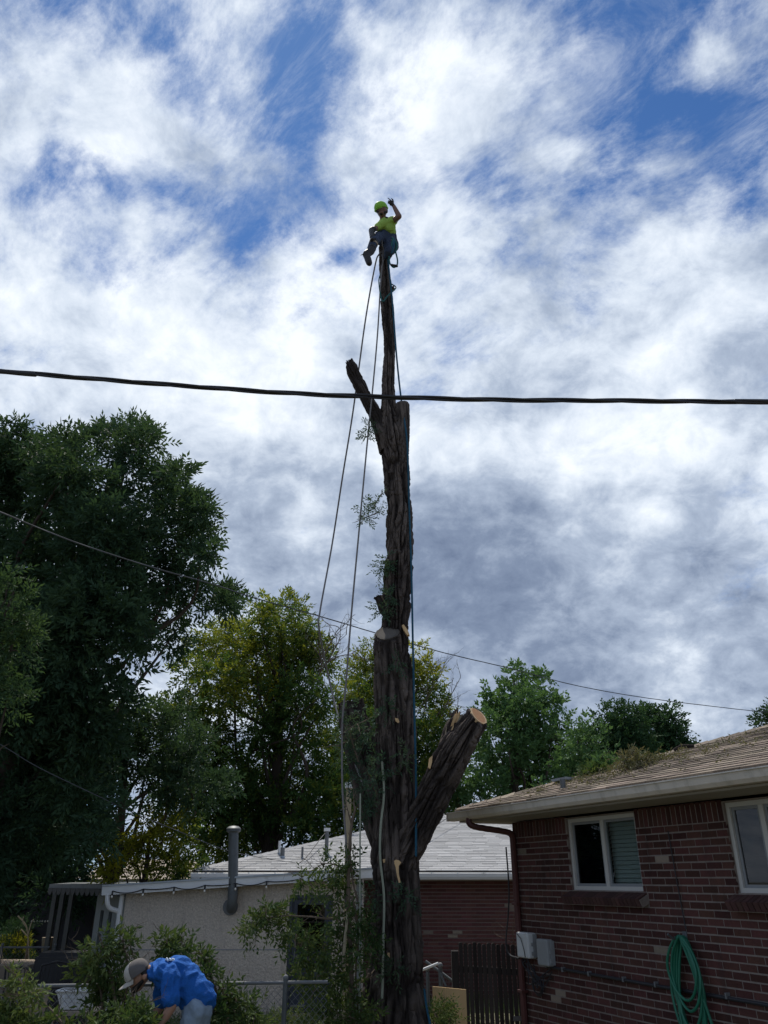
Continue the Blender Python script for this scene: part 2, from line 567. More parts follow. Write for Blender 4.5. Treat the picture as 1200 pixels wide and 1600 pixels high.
M["gutter"] = material("gutter", (0.55, 0.50, 0.435), 0.5, 0.12, 5, (1, 1, 1), 0.15, 12, 0.4, alt=(0.36, 0.34, 0.30), alt_amt=(0.58, 0.8), streak=(0.26, 0.24, 0.2, 0.6))
M["soffit"] = material("soffit", (0.30, 0.28, 0.25), 0.8, 0.15, 4, alt=(0.25, 0.23, 0.2), alt_amt=(0.6, 0.8))
M["white_metal"] = material("white_metal", (0.68, 0.69, 0.69), 0.5, 0.1, 6, alt=(0.42, 0.41, 0.39), alt_amt=(0.58, 0.78))
M["frame"] = material("frame", (0.48, 0.47, 0.44), 0.55, 0.1, 10)
M["frame_grey"] = material("frame_grey", (0.22, 0.23, 0.24), 0.5, 0.1, 10)
M["downspout"] = material("downspout", (0.075, 0.024, 0.021), 0.5, 0.2, 10, spec=0.4)
M["glass"] = glass("glass")
M["glass_screen"] = glass("glass_screen", (0.34, 0.37, 0.40))
M["blind"] = material("blind", (0.50, 0.52, 0.50), 0.6, 0.08, 4)
M["blind_dark"] = material("blind_dark", (0.07, 0.08, 0.095), 0.7, 0.1, 4)
M["dark_room"] = material("dark_room", (0.035, 0.035, 0.04), 0.9, 0.1, 2)
M["stucco"] = material("stucco", (0.60, 0.53, 0.455), 0.95, 0.65, 34, bump=1.0, bscale=26, spec=0.1, alt=(0.47, 0.41, 0.35), alt_amt=(0.48, 0.8), bdist=0.05, streak=(0.26, 0.22, 0.19, 0.75))
M["siding"] = material("siding", (0.21, 0.235, 0.235), 0.8, 0.15, 6)
M["door"] = material("door", (0.03, 0.038, 0.055), 0.45, 0.2, 6, spec=0.4)
M["post_dark"] = material("post_dark", (0.10, 0.11, 0.11), 0.8, 0.15, 6)
M["black"] = material("black", (0.018, 0.018, 0.02), 0.6, 0.2, 10)
M["steel_dark"] = material("steel_dark", (0.11, 0.12, 0.125), 0.55, 0.25, 9, metal=0.3, alt=(0.06, 0.055, 0.05))
M["steel"] = material("steel", (0.15, 0.155, 0.16), 0.7, 0.25, 15, metal=0.0, spec=0.2)
M["flashing"] = material("flashing", (0.33, 0.36, 0.39), 0.42, 0.25, 7, metal=0.35)
M["cable"] = material("cable", (0.02, 0.02, 0.024), 0.55, 0.2, 12, spec=0.4)
M["cable_grey"] = material("cable_grey", (0.07, 0.075, 0.085), 0.6, 0.2, 12)
M["rope"] = material("rope", (0.17, 0.16, 0.16), 0.9, 0.25, 60)
M["rope_green"] = material("rope_green", (0.27, 0.29, 0.225), 0.9, 0.25, 60)
M["rope_blue"] = material("rope_blue", (0.012, 0.07, 0.115), 0.8, 0.25, 60)
M["hose"] = material("hose", (0.008, 0.125, 0.075), 0.45, 0.2, 20, spec=0.5)
M["box_white"] = material("box_white", (0.52, 0.53, 0.53), 0.5, 0.1, 14)
M["box_grey"] = material("box_grey", (0.25, 0.26, 0.265), 0.6, 0.12, 14)
M["picket"] = material("picket", (0.032, 0.028, 0.027), 0.9, 0.4, 8, (1, 1, 0.1), 0.4, 40, pieces=0.3)
M["plywood"] = material("plywood", (0.62, 0.42, 0.21), 0.8, 0.18, 5, (1, 1, 0.15))
M["grass"] = material("grass", (0.10, 0.095, 0.055), 0.9, 0.4, 1.5, alt=(0.15, 0.12, 0.085), alt_amt=(0.45, 0.7), bump=0.8, bscale=25)
M["blade"] = material("blade", (0.05, 0.10, 0.025), 0.8, 0.3, 3, tint=(0.13, 0.14, 0.05), translucent=0.25)
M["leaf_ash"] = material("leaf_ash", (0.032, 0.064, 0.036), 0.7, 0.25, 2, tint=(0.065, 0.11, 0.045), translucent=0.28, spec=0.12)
M["leaf_light"] = material("leaf_light", (0.036, 0.072, 0.036), 0.7, 0.25, 2, tint=(0.075, 0.125, 0.045), translucent=0.3, spec=0.12)
M["leaf_locust"] = material("leaf_locust", (0.046, 0.092, 0.026), 0.7, 0.25, 2, tint=(0.30, 0.30, 0.03), translucent=0.40, tint_from=0.18, spec=0.12)
M["leaf_maple"] = material("leaf_maple", (0.065, 0.13, 0.05), 0.7, 0.25, 2, tint=(0.10, 0.18, 0.07), translucent=0.3, spec=0.12)
M["leaf_far"] = material("leaf_far", (0.03, 0.068, 0.03), 0.7, 0.25, 2, tint=(0.055, 0.105, 0.042), translucent=0.25, spec=0.12)
M["leaf_cut"] = material("leaf_cut", (0.036, 0.072, 0.026), 0.7, 0.3, 3, tint=(0.11, 0.14, 0.045), translucent=0.28, spec=0.12)
M["leaf_trunk"] = material("leaf_trunk", (0.045, 0.085, 0.055), 0.7, 0.3, 3, tint=(0.10, 0.135, 0.07), translucent=0.25, spec=0.12)
M["leaf_dry"] = material("leaf_dry", (0.13, 0.115, 0.07), 0.8, 0.35, 4, tint=(0.10, 0.12, 0.045), translucent=0.2)
M["skin"] = material("skin", (0.30, 0.16, 0.105), 0.55, 0.12, 12, spec=0.4)
M["skin_dark"] = material("skin_dark", (0.16, 0.085, 0.06), 0.55, 0.12, 12, spec=0.35)
M["hair"] = material("hair", (0.012, 0.010, 0.009), 0.6, 0.2, 30)
M["hivis"] = material("hivis", (0.30, 0.45, 0.09), 0.8, 0.1, 14, bump=0.4, bscale=14)
M["helmet"] = material("helmet", (0.22, 0.46, 0.05), 0.6, 0.06, 10, spec=0.2)
M["denim_dark"] = material("denim_dark", (0.03, 0.042, 0.075), 0.85, 0.3, 12, bump=0.4, bscale=18)
M["denim"] = material("denim", (0.20, 0.26, 0.33), 0.85, 0.35, 9, bump=0.5, bscale=16, alt=(0.12, 0.17, 0.24))
M["leather"] = material("leather", (0.022, 0.019, 0.018), 0.55, 0.2, 12)
M["teal"] = material("teal", (0.015, 0.10, 0.095), 0.7, 0.2, 12)
M["shirt_blue"] = material("shirt_blue", (0.016, 0.10, 0.36), 0.85, 0.15, 9, bump=0.6, bscale=14, bdist=0.05, spec=0.15)
M["cap_grey"] = material("cap_grey", (0.105, 0.095, 0.09), 0.85, 0.2, 20)
M["cap_pale"] = material("cap_pale", (0.42, 0.39, 0.35), 0.85, 0.2, 20, alt=(0.16, 0.16, 0.15), alt_amt=(0.6, 0.75))
M["print_white"] = material("print_white", (0.55, 0.62, 0.72), 0.8, 0.1, 30)
M["bulb"] = material("bulb", (0.72, 0.70, 0.64), 0.25, 0.05, 10, spec=0.5)
M["clay"] = material("clay", (0.30, 0.24, 0.18), 0.9, 0.2, 10)
M["pink"] = material("pink", (0.62, 0.35, 0.46), 0.8, 0.3, 9, alt=(0.75, 0.74, 0.72), alt_amt=(0.45, 0.55))
M["timber"] = material("timber", (0.30, 0.25, 0.20), 0.9, 0.3, 6)
M["plastic_white"] = material("plastic_white", (0.55, 0.56, 0.56), 0.5, 0.1, 12)


# ================================================================== foliage
def sprays(P, D, n_leaf, length, leaf, width, kind="pinnate", seed=0, clump_tint=None, droop=0.25):
    """leafy shoots: P base points, D directions; returns verts, quads and a tint per leaf"""
    g = np.random.default_rng(seed)
    N = len(P)
    D = D / (np.linalg.norm(D, axis=1)[:, None] + 1e-9)
    R = g.normal(size=(N, 3))
    S = np.cross(D, R)
    S /= np.linalg.norm(S, axis=1)[:, None] + 1e-9
    up = np.cross(S, D)
    L = length * g.uniform(0.65, 1.25, N)
    V, T = [], []
    for k in range(n_leaf):
        t = (k + 0.6) / n_leaf
        side = 1.0 if k % 2 else -1.0
        if k == n_leaf - 1:
            side = 0.0
        base = P + D * (L * t)[:, None]
        base[:, 2] -= droop * L * t * t
        ang = g.uniform(0.55, 1.15, N) * side
        ax = D * np.cos(ang)[:, None] + S * np.sin(ang)[:, None] + up * g.normal(0, 0.28, N)[:, None]
        ax[:, 2] -= g.uniform(0, 0.35, N)
        ax /= np.linalg.norm(ax, axis=1)[:, None] + 1e-9
        w = np.cross(ax, up + 0.5 * g.normal(size=(N, 3)))
        w /= np.linalg.norm(w, axis=1)[:, None] + 1e-9
        l = leaf * g.uniform(0.7, 1.25, N) * (1.0 if kind == "pinnate" else (0.7 + 0.5 * (1 - abs(2 * t - 1))))
        wd = width * g.uniform(0.75, 1.25, N)
        nrm = np.cross(ax, w)
        m = base + ax * (l * 0.45)[:, None] + nrm * (l * 0.06)[:, None]
        q = np.stack([base, m + w * (wd / 2)[:, None], base + ax * l[:, None] - nrm * (l * 0.05)[:, None], m - w * (wd / 2)[:, None]], axis=1)
        V.append(q)
        tt = g.uniform(0, 0.55, N) if clump_tint is None else np.clip(clump_tint + g.uniform(-0.22, 0.22, N), 0, 1)
        T.append(tt)
    V = np.concatenate(V).reshape(-1, 3)
    Fq = np.arange(len(V)).reshape(-1, 4)
    return V, Fq, np.concatenate(T)


def crown_points(clumps, dens, seed, lump=0.42, hollow=0.35, upb=0.25):
    """clumps: (centre, radius or (rx,ry,rz), tint, fullness) -> shoot base points, directions, tints"""
    g = np.random.default_rng(seed)
    P, D, T = [], [], []
    for c, r, tn, full in clumps:
        c = np.array(c, float)
        r = np.array((r, r, r) if np.isscalar(r) else r, float)
        area = (r[0] * r[1] * r[2]) ** (2 / 3)
        ns = max(5, int(13 * full))
        d = g.normal(size=(ns, 3))
        d /= np.linalg.norm(d, axis=1)[:, None]
        sc = c + d * r * g.uniform(0.35, 0.92, ns)[:, None]
        st = tn + g.normal(0, 0.12, ns)
        per = max(3, int(dens * area * full / ns))
        for q in range(ns):
            dd = g.normal(size=(per, 3))
            dd /= np.linalg.norm(dd, axis=1)[:, None]
            rr = g.uniform(hollow, 1, per) ** 0.6
            p = sc[q] + dd * rr[:, None] * r * lump * g.uniform(0.7, 1.25)
            o = dd * 0.8 + (p - c) / r * 0.55 + np.array([0, 0, upb]) + g.normal(0, 0.35, (per, 3))
            P.append(p)
            D.append(o)
            T.append(np.full(per, st[q]))
    return np.concatenate(P), np.concatenate(D), np.clip(np.concatenate(T), 0, 1)


def crown(name, parent, mat, clumps, dens, length, leaf, width, n_leaf=9, seed=1, kind="pinnate", base=None, **kw):
    P, D, T = crown_points(clumps, dens, seed, **kw)
    V, Fq, tt = sprays(P, D, n_leaf, length, leaf, width, kind, seed + 5, T)
    off = np.array(ROOT[parent].translation) if parent is not None else np.array(base if base else (0, 0, 0))
    me = np_mesh(name, V - off, Fq, tint=tt)
    o = put(name, me, mat, parent)
    if parent is None:
        o.location = tuple(off)
        ROOT[o] = Matrix.Translation(Vector(tuple(off)))
    return o


def px_clumps(items, Y, squash=1.0):
    """(px, py, radius px, tint, fullness[, dY]) seen from the camera -> clumps in metres"""
    out = []
    for it in items:
        c = at(it[0], it[1], Y + (it[5] if len(it) > 5 else 0))
        r = metres(it[2], c)
        out.append((tuple(c), (r, r * squash, r), it[3] if len(it) > 3 else 0.3, it[4] if len(it) > 4 else 1.0))
    return out


def tree(name, label, base, clumps, mat, dens, length, leaf, width, trunk_r, seed, top=None, group=None, n_leaf=9, kind="pinnate",
         bark="bark_far", limbs=14, cat="tree", limb_min=-1.0, **kw):
    g = random.Random(seed)
    root = empty(name, base)
    tag(root, label, cat, group)
    cs = [Vector(c[0]) for c in clumps]
    cen = sum(cs, Vector()) / len(cs)
    topz = max(c.z for c in cs)
    tp = Vector(top) if top else Vector((cen.x, cen.y, topz * 0.8 + cen.z * 0.2))
    b = Vector(base)
    mid = b.lerp(tp, 0.45) + Vector((g.uniform(-.3, .3), g.uniform(-.3, .3), 0))
    ctrl = [(*b, trunk_r * 1.25), (*b.lerp(mid, 0.3), trunk_r), (*mid, trunk_r * 0.7), (*tp, trunk_r * 0.12)]
    sp = spline(ctrl, 26)
    MB().tube(sp[:, :3], np.maximum(sp[:, 3], 0.01), 10).build("trunk", M[bark], root, smooth=True)
    mb = MB()
    for c in [q for q in sorted(cs, key=lambda q: -q.z)[:: max(1, len(cs) // limbs)] if q.z > limb_min]:
        hd_ = math.hypot(c.x - tp.x, c.y - tp.y)
        want = (c.z - hd_ * g.uniform(0.35, 0.8) - b.z) / max(tp.z - b.z, 0.1)
        k = int(25 * min(0.9, max(0.25, want)))
        s = Vector(sp[k, :3])
        ln_ = (c - s).length
        w1 = Vector((g.gauss(0, .09), g.gauss(0, .09), g.gauss(0.05, .08))) * ln_
        w2 = Vector((g.gauss(0, .09), g.gauss(0, .09), g.gauss(0.08, .08))) * ln_
        q = spline([(*s, 1), (*(s.lerp(c, 0.35) + w1), 0.7), (*(s.lerp(c, 0.7) + w2), 0.4), (*c, 0.12)], 16)
        mb.tube(q[:, :3], q[:, 3] * min(sp[k, 3] * 0.5, 0.012 * ln_ + 0.02), 7)
        for _ in range(2):
            j = g.randint(5, 12)
            twigs(mb, q[j, :3], Vector(q[j + 1, :3] - q[j, :3]).normalized() + Vector((g.gauss(0, .6), g.gauss(0, .6), g.gauss(.2, .4))), ln_ * 0.14, 0.014, g, 2)
    mb.build("branches", M[bark], root, smooth=True)
    crown("crown", root, M[mat], clumps, dens, length, leaf, width, n_leaf, seed, kind, **kw)
    return root


def twigs(mb, start, direction, length, r, g, level=0, up=0.0):
    """bare forked twig"""
    n = 6
    p = Vector(start)
    d = Vector(direction).normalized()
    pts = [p.copy()]
    for i in range(n):
        d = (d + Vector((g.gauss(0, .16), g.gauss(0, .16), g.gauss(0, .16) + up))).normalized()
        p = p + d * length / n
        pts.append(p.copy())
        if level < 2 and i >= 1 and g.random() < 0.75:
            sd = (d + Vector((g.gauss(0, .7), g.gauss(0, .7), g.gauss(0.15, .6)))).normalized()
            twigs(mb, p, sd, length * g.uniform(.35, .6), r * 0.55, g, level + 1, up)
    mb.tube(pts, np.linspace(r, r * 0.25, len(pts)), 5)


# ================================================================== pieces (bricks, shingles, tabs)
def unit_box():
    me = bpy.data.meshes.new("piece")
    vs = [(x, y, z) for x in (-.5, .5) for y in (-.5, .5) for z in (-.5, .5)]
    me.from_pydata(vs, [], [(0, 1, 3, 2), (4, 6, 7, 5), (0, 4, 5, 1), (2, 3, 7, 6), (0, 2, 6, 4), (1, 5, 7, 3)])
    return me


UNIT = {}


def lay(parent, name, items, limit=300, rest_name=None):
    """items: (centre, size, euler, material key) in parent space. The largest in view become parts, the rest one part."""
    R = ROOT[parent]
    ranked = []
    for it in items:
        w = R @ Vector(it[0])
        x, y = seen(w)
        vis = -10 < x < 1210 and -10 < y < 1615 and depth(w) > 0.5
        ranked.append((0 if vis else 1, depth(w), it))
    ranked.sort(key=lambda q: (q[0], q[1]))
    single = [q[2] for q in ranked[:limit] if q[0] == 0]
    rest = [q[2] for q in ranked if q[2] not in set(single)] if False else [q[2] for i, q in enumerate(ranked) if not (i < limit and q[0] == 0)]
    for c, s, e, mk in single:
        if mk not in UNIT:
            UNIT[mk] = unit_box()
            UNIT[mk].materials.append(M[mk])
        o = bpy.data.objects.new(name, UNIT[mk])
        COL.objects.link(o)
        o.parent = parent
        o.location, o.scale, o.rotation_euler = c, s, e
    for mk in sorted({it[3] for it in rest}):
        mb = MB()
        for c, s, e, k in rest:
            if k == mk:
                from mathutils import Euler
                mb.box(c, s, Euler(e).to_matrix() if any(e) else None)
        me = np_mesh(rest_name or name + "s", np.array(mb.v), np.array(mb.f))
        o = put(rest_name or name + "s", me, M[mk], parent)
        o["kind"] = "stuff"

# ================================================================== ground
def ground_z(x, y):
    return 0.0


gx = np.concatenate([np.linspace(-600, -40, 15)[:-1], np.linspace(-40, 40, 81), np.linspace(40, 600, 15)[1:]])
gy = np.concatenate([np.linspace(-60, -10, 6)[:-1], np.linspace(-10, 60, 71), np.linspace(60, 1200, 20)[1:]])
XX, YY = np.meshgrid(gx, gy)
pts = np.stack([XX.ravel(), YY.ravel(), np.zeros(XX.size)], 1)
pts[:, 2] = 0.05 * (value_noise(pts * 0.6, 3) - 0.5)
nx_, ny_ = len(gx), len(gy)
idx = np.arange(nx_ * ny_).reshape(ny_, nx_)
gf = np.stack([idx[:-1, :-1].ravel(), idx[:-1, 1:].ravel(), idx[1:, 1:].ravel(), idx[1:, :-1].ravel()], 1)
ground = put("ground", np_mesh("ground", pts, gf, smooth=True), M["grass"])
tag(ground, kind="structure", label="patchy lawn and bare earth of the back yard", cat="ground")

g = np.random.default_rng(5)
n = 26000
bp = np.stack([g.uniform(-13, 3.0, n), g.uniform(5, 26, n), np.zeros(n)], 1)
bd = np.stack([g.normal(0, .35, n), g.normal(0, .35, n), np.ones(n)], 1)
V, Fq, tt = sprays(bp, bd, 2, 0.05, 0.16, 0.012, seed=6, droop=0.0)
o = put("grass", np_mesh("grass", V, Fq, tint=tt), M["blade"])
tag(o, "uncut green grass of the yard under the trees", "grass", kind="stuff")

# ================================================================== brick house on the right
HP = Vector((1.806, 11.661, 0.0))
HA = math.atan2(-0.91140, 0.41151)
house = empty("brick_house", HP, HA)
tag(house, "red brick house with brown shingle roof, two slider windows and pale gutter", "house")


def H(x, y, z):
    return ROOT[house] @ Vector((x, y, z))


LEN, DEP, WALL_T = 9.0, 8.0, 2.90
WIN = [(1.24, 2.51, 2.08, 2.885), (3.82, 4.64, 2.08, 2.885)]
# mortar bed behind the bricks, left open at the windows
mb = MB()
xs = [0.0] + [v for w in WIN for v in w[:2]] + [LEN]
for i in range(0, len(xs) - 1):
    a, b = xs[i], xs[i + 1]
    if i % 2 == 0:
        mb.span((a, 0.0, -0.3), (b, 0.22, WALL_T))
    else:
        mb.span((a, 0.0, -0.3), (b, 0.22, 2.08))
        mb.span((a, 0.0, 2.885), (b, 0.22, WALL_T))
mb.span((0.0, 0.22, -0.3), (0.22, DEP, WALL_T))
mb.span((0.22, DEP - 0.22, -0.3), (LEN, DEP, WALL_T))
mb.span((LEN - 0.22, 0.22, -0.3), (LEN, DEP - 0.22, WALL_T))
mb.build("wall", M["mortar"], house, local=True)
MB().span((0.23, 1.9, -0.2), (LEN - 0.23, 2.0, WALL_T)).build("inner_wall", M["dark_room"], house, local=True)

CO, BL, BH = 0.072, 0.205, 0.058
tan_spots = [(0.62, 0.86), (0.72, 0.932), (0.18, 2.51), (2.62, 1.51), (2.95, 2.37), (2.86, 2.30), (0.42, 0.29), (3.72, 0.86)]
items = []
rgen = random.Random(3)
row = 0
z = -0.02
while z < 2.66:
    zc = z + CO / 2
    x = -0.004 if row % 2 == 0 else -0.004 - BL / 2
    while x < 6.4:
        a, b = max(x, -0.004), min(x + BL - 0.011, 6.4)
        x += BL
        if b - a < 0.03:
            continue
        segs = [(a, b)]
        for w0, w1, wz0, wz1 in WIN:
            new = []
            in_sill = 1.915 < zc < 2.06 and True
            for p, q in segs:
                lo, hi = (w0, w1) if zc > 2.06 else ((w0 - 0.07, w1 + 0.07) if in_sill else (9, 9))
                if zc > 1.925 and q > lo and p < hi:
                    if p < lo - 0.03:
                        new.append((p, lo))
                    if q > hi + 0.03:
                        new.append((hi, q))
                else:
                    new.append((p, q))
            segs = new
        for p, q in segs:
            mk = "brick"
            for tx, tz in tan_spots:
                if p <= tx <= q and abs(zc - tz) < CO / 2:
                    mk = "brick_tan"
            items.append((((p + q) / 2, 0.007 + rgen.uniform(-.001, .001), zc + rgen.uniform(-.0015, .0015)),
                          (q - p, 0.022, BH), (0, rgen.uniform(-.006, .006), rgen.uniform(-.008, .008)), mk))
    z += CO
    row += 1
ztop = z
# soldier course under the soffit
x = 0.0
while x < 6.4:
    if not any(w0 - 0.03 < x + 0.03 < w1 + 0.03 for w0, w1, _, _ in WIN):
        items.append(((x + 0.029, 0.007 + rgen.uniform(-.001, .001), ztop + 0.102), (0.058, 0.022, 0.195), (0, 0, 0), "brick"))
    x += CO
lay(house, "brick", items, 300)
# end wall: brick ends seen edge-on at the corner
items = []
for r_ in range(37):
    for k_ in range(3):
        y0 = 0.03 + (0 if r_ % 2 else 0.1) + k_ * BL
        items.append(((-0.001, y0 + 0.097, -0.02 + CO * (r_ + .5)), (0.022, 0.19, BH), (0, 0, 0), "brick"))
lay(house, "brick", items, 0, "end_bricks")
# sloping rowlock sills
items = []
for w0, w1, wz0, wz1 in WIN:
    x = w0 - 0.06
    while x < w1 + 0.05:
        items.append(((x + 0.028, -0.035, 2.005), (0.056, 0.19, 0.085), (math.radians(24), 0, 0), "brick_sill"))
        x += 0.066
lay(house, "sill_brick", items, 300)
for w0, w1, wz0, wz1 in WIN:
    MB().box(((w0 + w1) / 2, -0.02, 1.995), (w1 - w0 + 0.114, 0.184, 0.080), Matrix.Rotation(math.radians(24), 3, "X")).build("sill_mortar", M["mortar"], house, local=True)

# windows: pale aluminium sliders, blind behind the right sash
for wi, (w0, w1, z0, z1) in enumerate(WIN):
    fr = MB()
    f = 0.042
    fr.span((w0, 0.03, z0), (w0 + f, 0.12, z1)).span((w1 - f, 0.03, z0), (w1, 0.12, z1))
    fr.span((w0 + f, 0.03, z1 - f), (w1 - f, 0.12, z1)).span((w0 + f, 0.03, z0), (w1 - f, 0.12, z0 + f))
    xm = w0 + (w1 - w0) * 0.5
    fr.span((xm - 0.028, 0.04, z0 + f), (xm + 0.028, 0.11, z1 - f))
    win = fr.build("window", M["frame"], house, local=True)
    s = MB()
    for a, b in ((w0 + f, xm - 0.028), (xm + 0.028, w1 - f)):
        k = 0.03
        s.span((a, 0.055, z0 + f), (a + k, 0.085, z1 - f)).span((b - k, 0.055, z0 + f), (b, 0.085, z1 - f))
        s.span((a + k, 0.055, z1 - f - k), (b - k, 0.085, z1 - f)).span((a + k, 0.055, z0 + f), (b - k, 0.085, z0 + f + k))
    s.build("sash", M["frame_grey"], win, local=True)
    MB().span((w0 + f + 0.03, 0.068, z0 + f + 0.03), (xm - 0.058, 0.072, z1 - f - 0.03)).build("pane", M["glass_screen"], win, local=True)
    MB().span((xm + 0.058, 0.066, z0 + f + 0.03), (w1 - f - 0.03, 0.070, z1 - f - 0.03)).build("pane", M["glass"], win, local=True)
    zz = z0 + 0.06
    sl_me = None
    while zz < z1 - 0.05:
        for a, b, mk in ((w0 + f, xm - 0.01, "blind_dark"), (xm + 0.01, w1 - f, "blind")):
            MB().box(((a + b) / 2, 0.145, zz), (b - a, 0.045, 0.004), Matrix.Rotation(math.radians(68), 3, "X")).build("blind_slat", M[mk], win, local=True)
        zz += 0.046

# roof: hip with thick eave board, gutter, soffit
EO, EZ, PIT = 0.60, 3.075, 0.30
RUN = (DEP + 2 * EO) / 2
rz = EZ + RUN * PIT
x0, x1, y0, y1 = -EO, LEN + EO, -EO, DEP + EO
roofv = [(x0, y0, EZ), (x1, y0, EZ), (x1, y1, EZ), (x0, y1, EZ), (x0 + RUN, y0 + RUN, rz), (x1 - RUN, y0 + RUN, rz)]
rb = MB()
rb.add(roofv + [(v[0], v[1], v[2] - 0.03) for v in roofv[:4]],
       [(0, 1, 5, 4), (1, 2, 5), (2, 3, 4, 5), (3, 0, 4), (0, 6, 7, 1), (1, 7, 8, 2), (2, 8, 9, 3), (3, 9, 6, 0), (9, 8, 7, 6)])
roof = rb.build("roof", M["felt"], house, local=True)
cosr = 1 / math.sqrt(1 + PIT * PIT)
sinr = PIT * cosr
tilt = math.atan(PIT)
items = []
rg = random.Random(8)
exp_, row = 0.14, 0
s_ = -0.02
while s_ < RUN / cosr - 0.1:
    yv, zv = y0 + s_ * cosr, EZ + s_ * sinr
    xa = x0 + max(0.0, (yv + exp_ * 0.5) - y0) + 0.02
    x = xa - rg.uniform(0, 0.3) if row % 2 else xa
    while x < 7.6:
        a, b = max(x, xa), x + 0.30
        x += 0.306
        if b - a < 0.05:
            continue
        jit = rg.uniform(-0.006, 0.006)
        items.append((((a + b) / 2, yv + 0.10 * cosr + jit, zv + 0.10 * sinr + 0.011 + rg.uniform(0, 0.006)),
                      (b - a, 0.20, 0.018), (tilt - 0.06 + rg.uniform(-.02, .01), 0, rg.uniform(-.01, .01)), "shingle_brown"))
    s_ += exp_
    row += 1
lay(roof, "shingle", items, 300)
# caps along the hip
hip = Vector((1, 1, PIT)).normalized()
for i in range(22):
    p = Vector((x0, y0, EZ)) + hip * (0.05 + i * 0.21) + Vector((0, 0, 0.028))
    rot = hip.to_track_quat("X", "Z").to_matrix()
    MB().prism([rot @ Vector((0, -0.12, -0.035)), rot @ Vector((0, 0, 0.012)), rot @ Vector((0, 0.12, -0.035)), rot @ Vector((0, 0.12, -0.048)),
                rot @ Vector((0, 0, 0.0)), rot @ Vector((0, -0.12, -0.048))], p, p + rot @ Vector((0.26, 0, 0.012))).build("hip_cap", M["shingle_brown"], roof, local=True)
MB().span((x0 + 0.03, y0 + 0.03, 2.955), (x1 - 0.03, y0 + 0.055, EZ - 0.035)).build("fascia", M["gutter"], house, local=True)
MB().span((x0 + 0.03, y0 + 0.056, 2.955), (x0 + 0.055, y1, EZ - 0.035)).build("fascia", M["gutter"], house, local=True)
sf = MB().span((x0 + 0.056, y0 + 0.056, 2.93), (x1 - 0.05, 0.02, 2.952))
sf.span((x0 + 0.056, 0.021, 2.93), (0.02, y1 - 0.06, 2.952))
sf.build("soffit", M["soffit"], house, local=True)
prof = [(0, 0.03, 2.95), (0, -0.055, 2.95), (0, -0.085, 2.985), (0, -0.10, 3.045), (0, -0.115, 3.05), (0, -0.115, 3.062), (0, -0.092, 3.062),
        (0, -0.075, 2.995), (0, -0.05, 2.965), (0, 0.02, 2.965), (0, 0.02, 3.05), (0, 0.03, 3.05)]
gut = MB()
for a, b, dz in ((x0 - 0.02, 1.7, 0.0), (1.7, x1, 0.004)):
    gut.prism([(p[0], p[1] + y0 - 0.002, p[2] + dz) for p in prof], (a, 0, 0), (b, 0, 0))
gut.box((x0 - 0.023, y0 - 0.04, 3.0), (0.006, 0.14, 0.105))
gutter = gut.build("gutter", M["gutter"], house, local=True)
for x in np.arange(0.2, 8, 0.9):
    MB().box((x, y0 - 0.045, 3.066), (0.02, 0.13, 0.005)).build("gutter_strap", M["gutter"], gutter, local=True)
# downspout: out of the gutter, swept back to the corner, down the brick
dsp = [(-0.10, y0 - 0.04, 2.96), (-0.10, y0 - 0.04, 2.90), (-0.07, y0 + 0.05, 2.85), (0.05, -0.14, 2.79), (0.07, -0.065, 2.74), (0.07, -0.055, 2.66), (0.07, -0.055, 0.12)]
q = spline([(*p, 0) for p in dsp[:6]], 24)[:, :3].tolist() + [dsp[6]]
MB().tube(q, 0.042, 8).build("downspout", M["downspout"], house, local=True, smooth=True)
for z_ in (1.9, 0.9):
    MB().box((0.07, -0.055, z_), (0.115, 0.10, 0.03)).build("downspout_band", M["downspout"], house, local=True)
# conduit along the wall with clips, thin cable under the soldier course
cd_ = MB().tube([(0.62, -0.03, 1.215), (1.6, -0.03, 1.207), (2.5, -0.032, 1.20), (4.6, -0.03, 1.185)], 0.017, 8)
cd_.build("conduit", M["cable"], house, local=True, smooth=True)
for x in (0.95, 1.45, 2.05, 2.55, 3.5):
    MB().box((x, -0.03, 1.212), (0.018, 0.05, 0.05)).build("conduit_clip", M["steel"], house, local=True)
MB().tube([(3.03, -0.02, 2.66), (3.05, -0.02, 2.2), (3.08, -0.022, 1.74)], 0.006, 5).build("wall_cable", M["cable"], house, local=True)

# roof fittings and what the tree dropped on the roof
def on_roof(x, t, lift=0.02):
    return H(x, y0 + t, EZ + t * PIT + lift)


v = empty("roof_vent", on_roof(0.66, 1.12, 0.0), HA)
MB().box((0, 0, 0.035), (0.34, 0.3, 0.035)).build("hood", M["flashing"], v, local=True)
MB().box((0, 0, 0.0), (0.24, 0.2, 0.05)).build("throat", M["steel_dark"], v, local=True)
tag(v, "low pale metal vent hood near the hip of the brown roof", "vent")
v = empty("plumbing_vent", on_roof(1.38, 0.5, 0.0), HA)
MB().tube([(0, 0, -0.03), (0, 0, 0.13)], 0.035, 10).build("pipe", M["steel_dark"], v, local=True)
MB().tube([(0, 0, -0.01), (0, 0, 0.012)], [0.08, 0.05], 10).build("collar", M["steel"], v, local=True)
tag(v, "short dark vent pipe poking through the brown roof", "vent pipe")

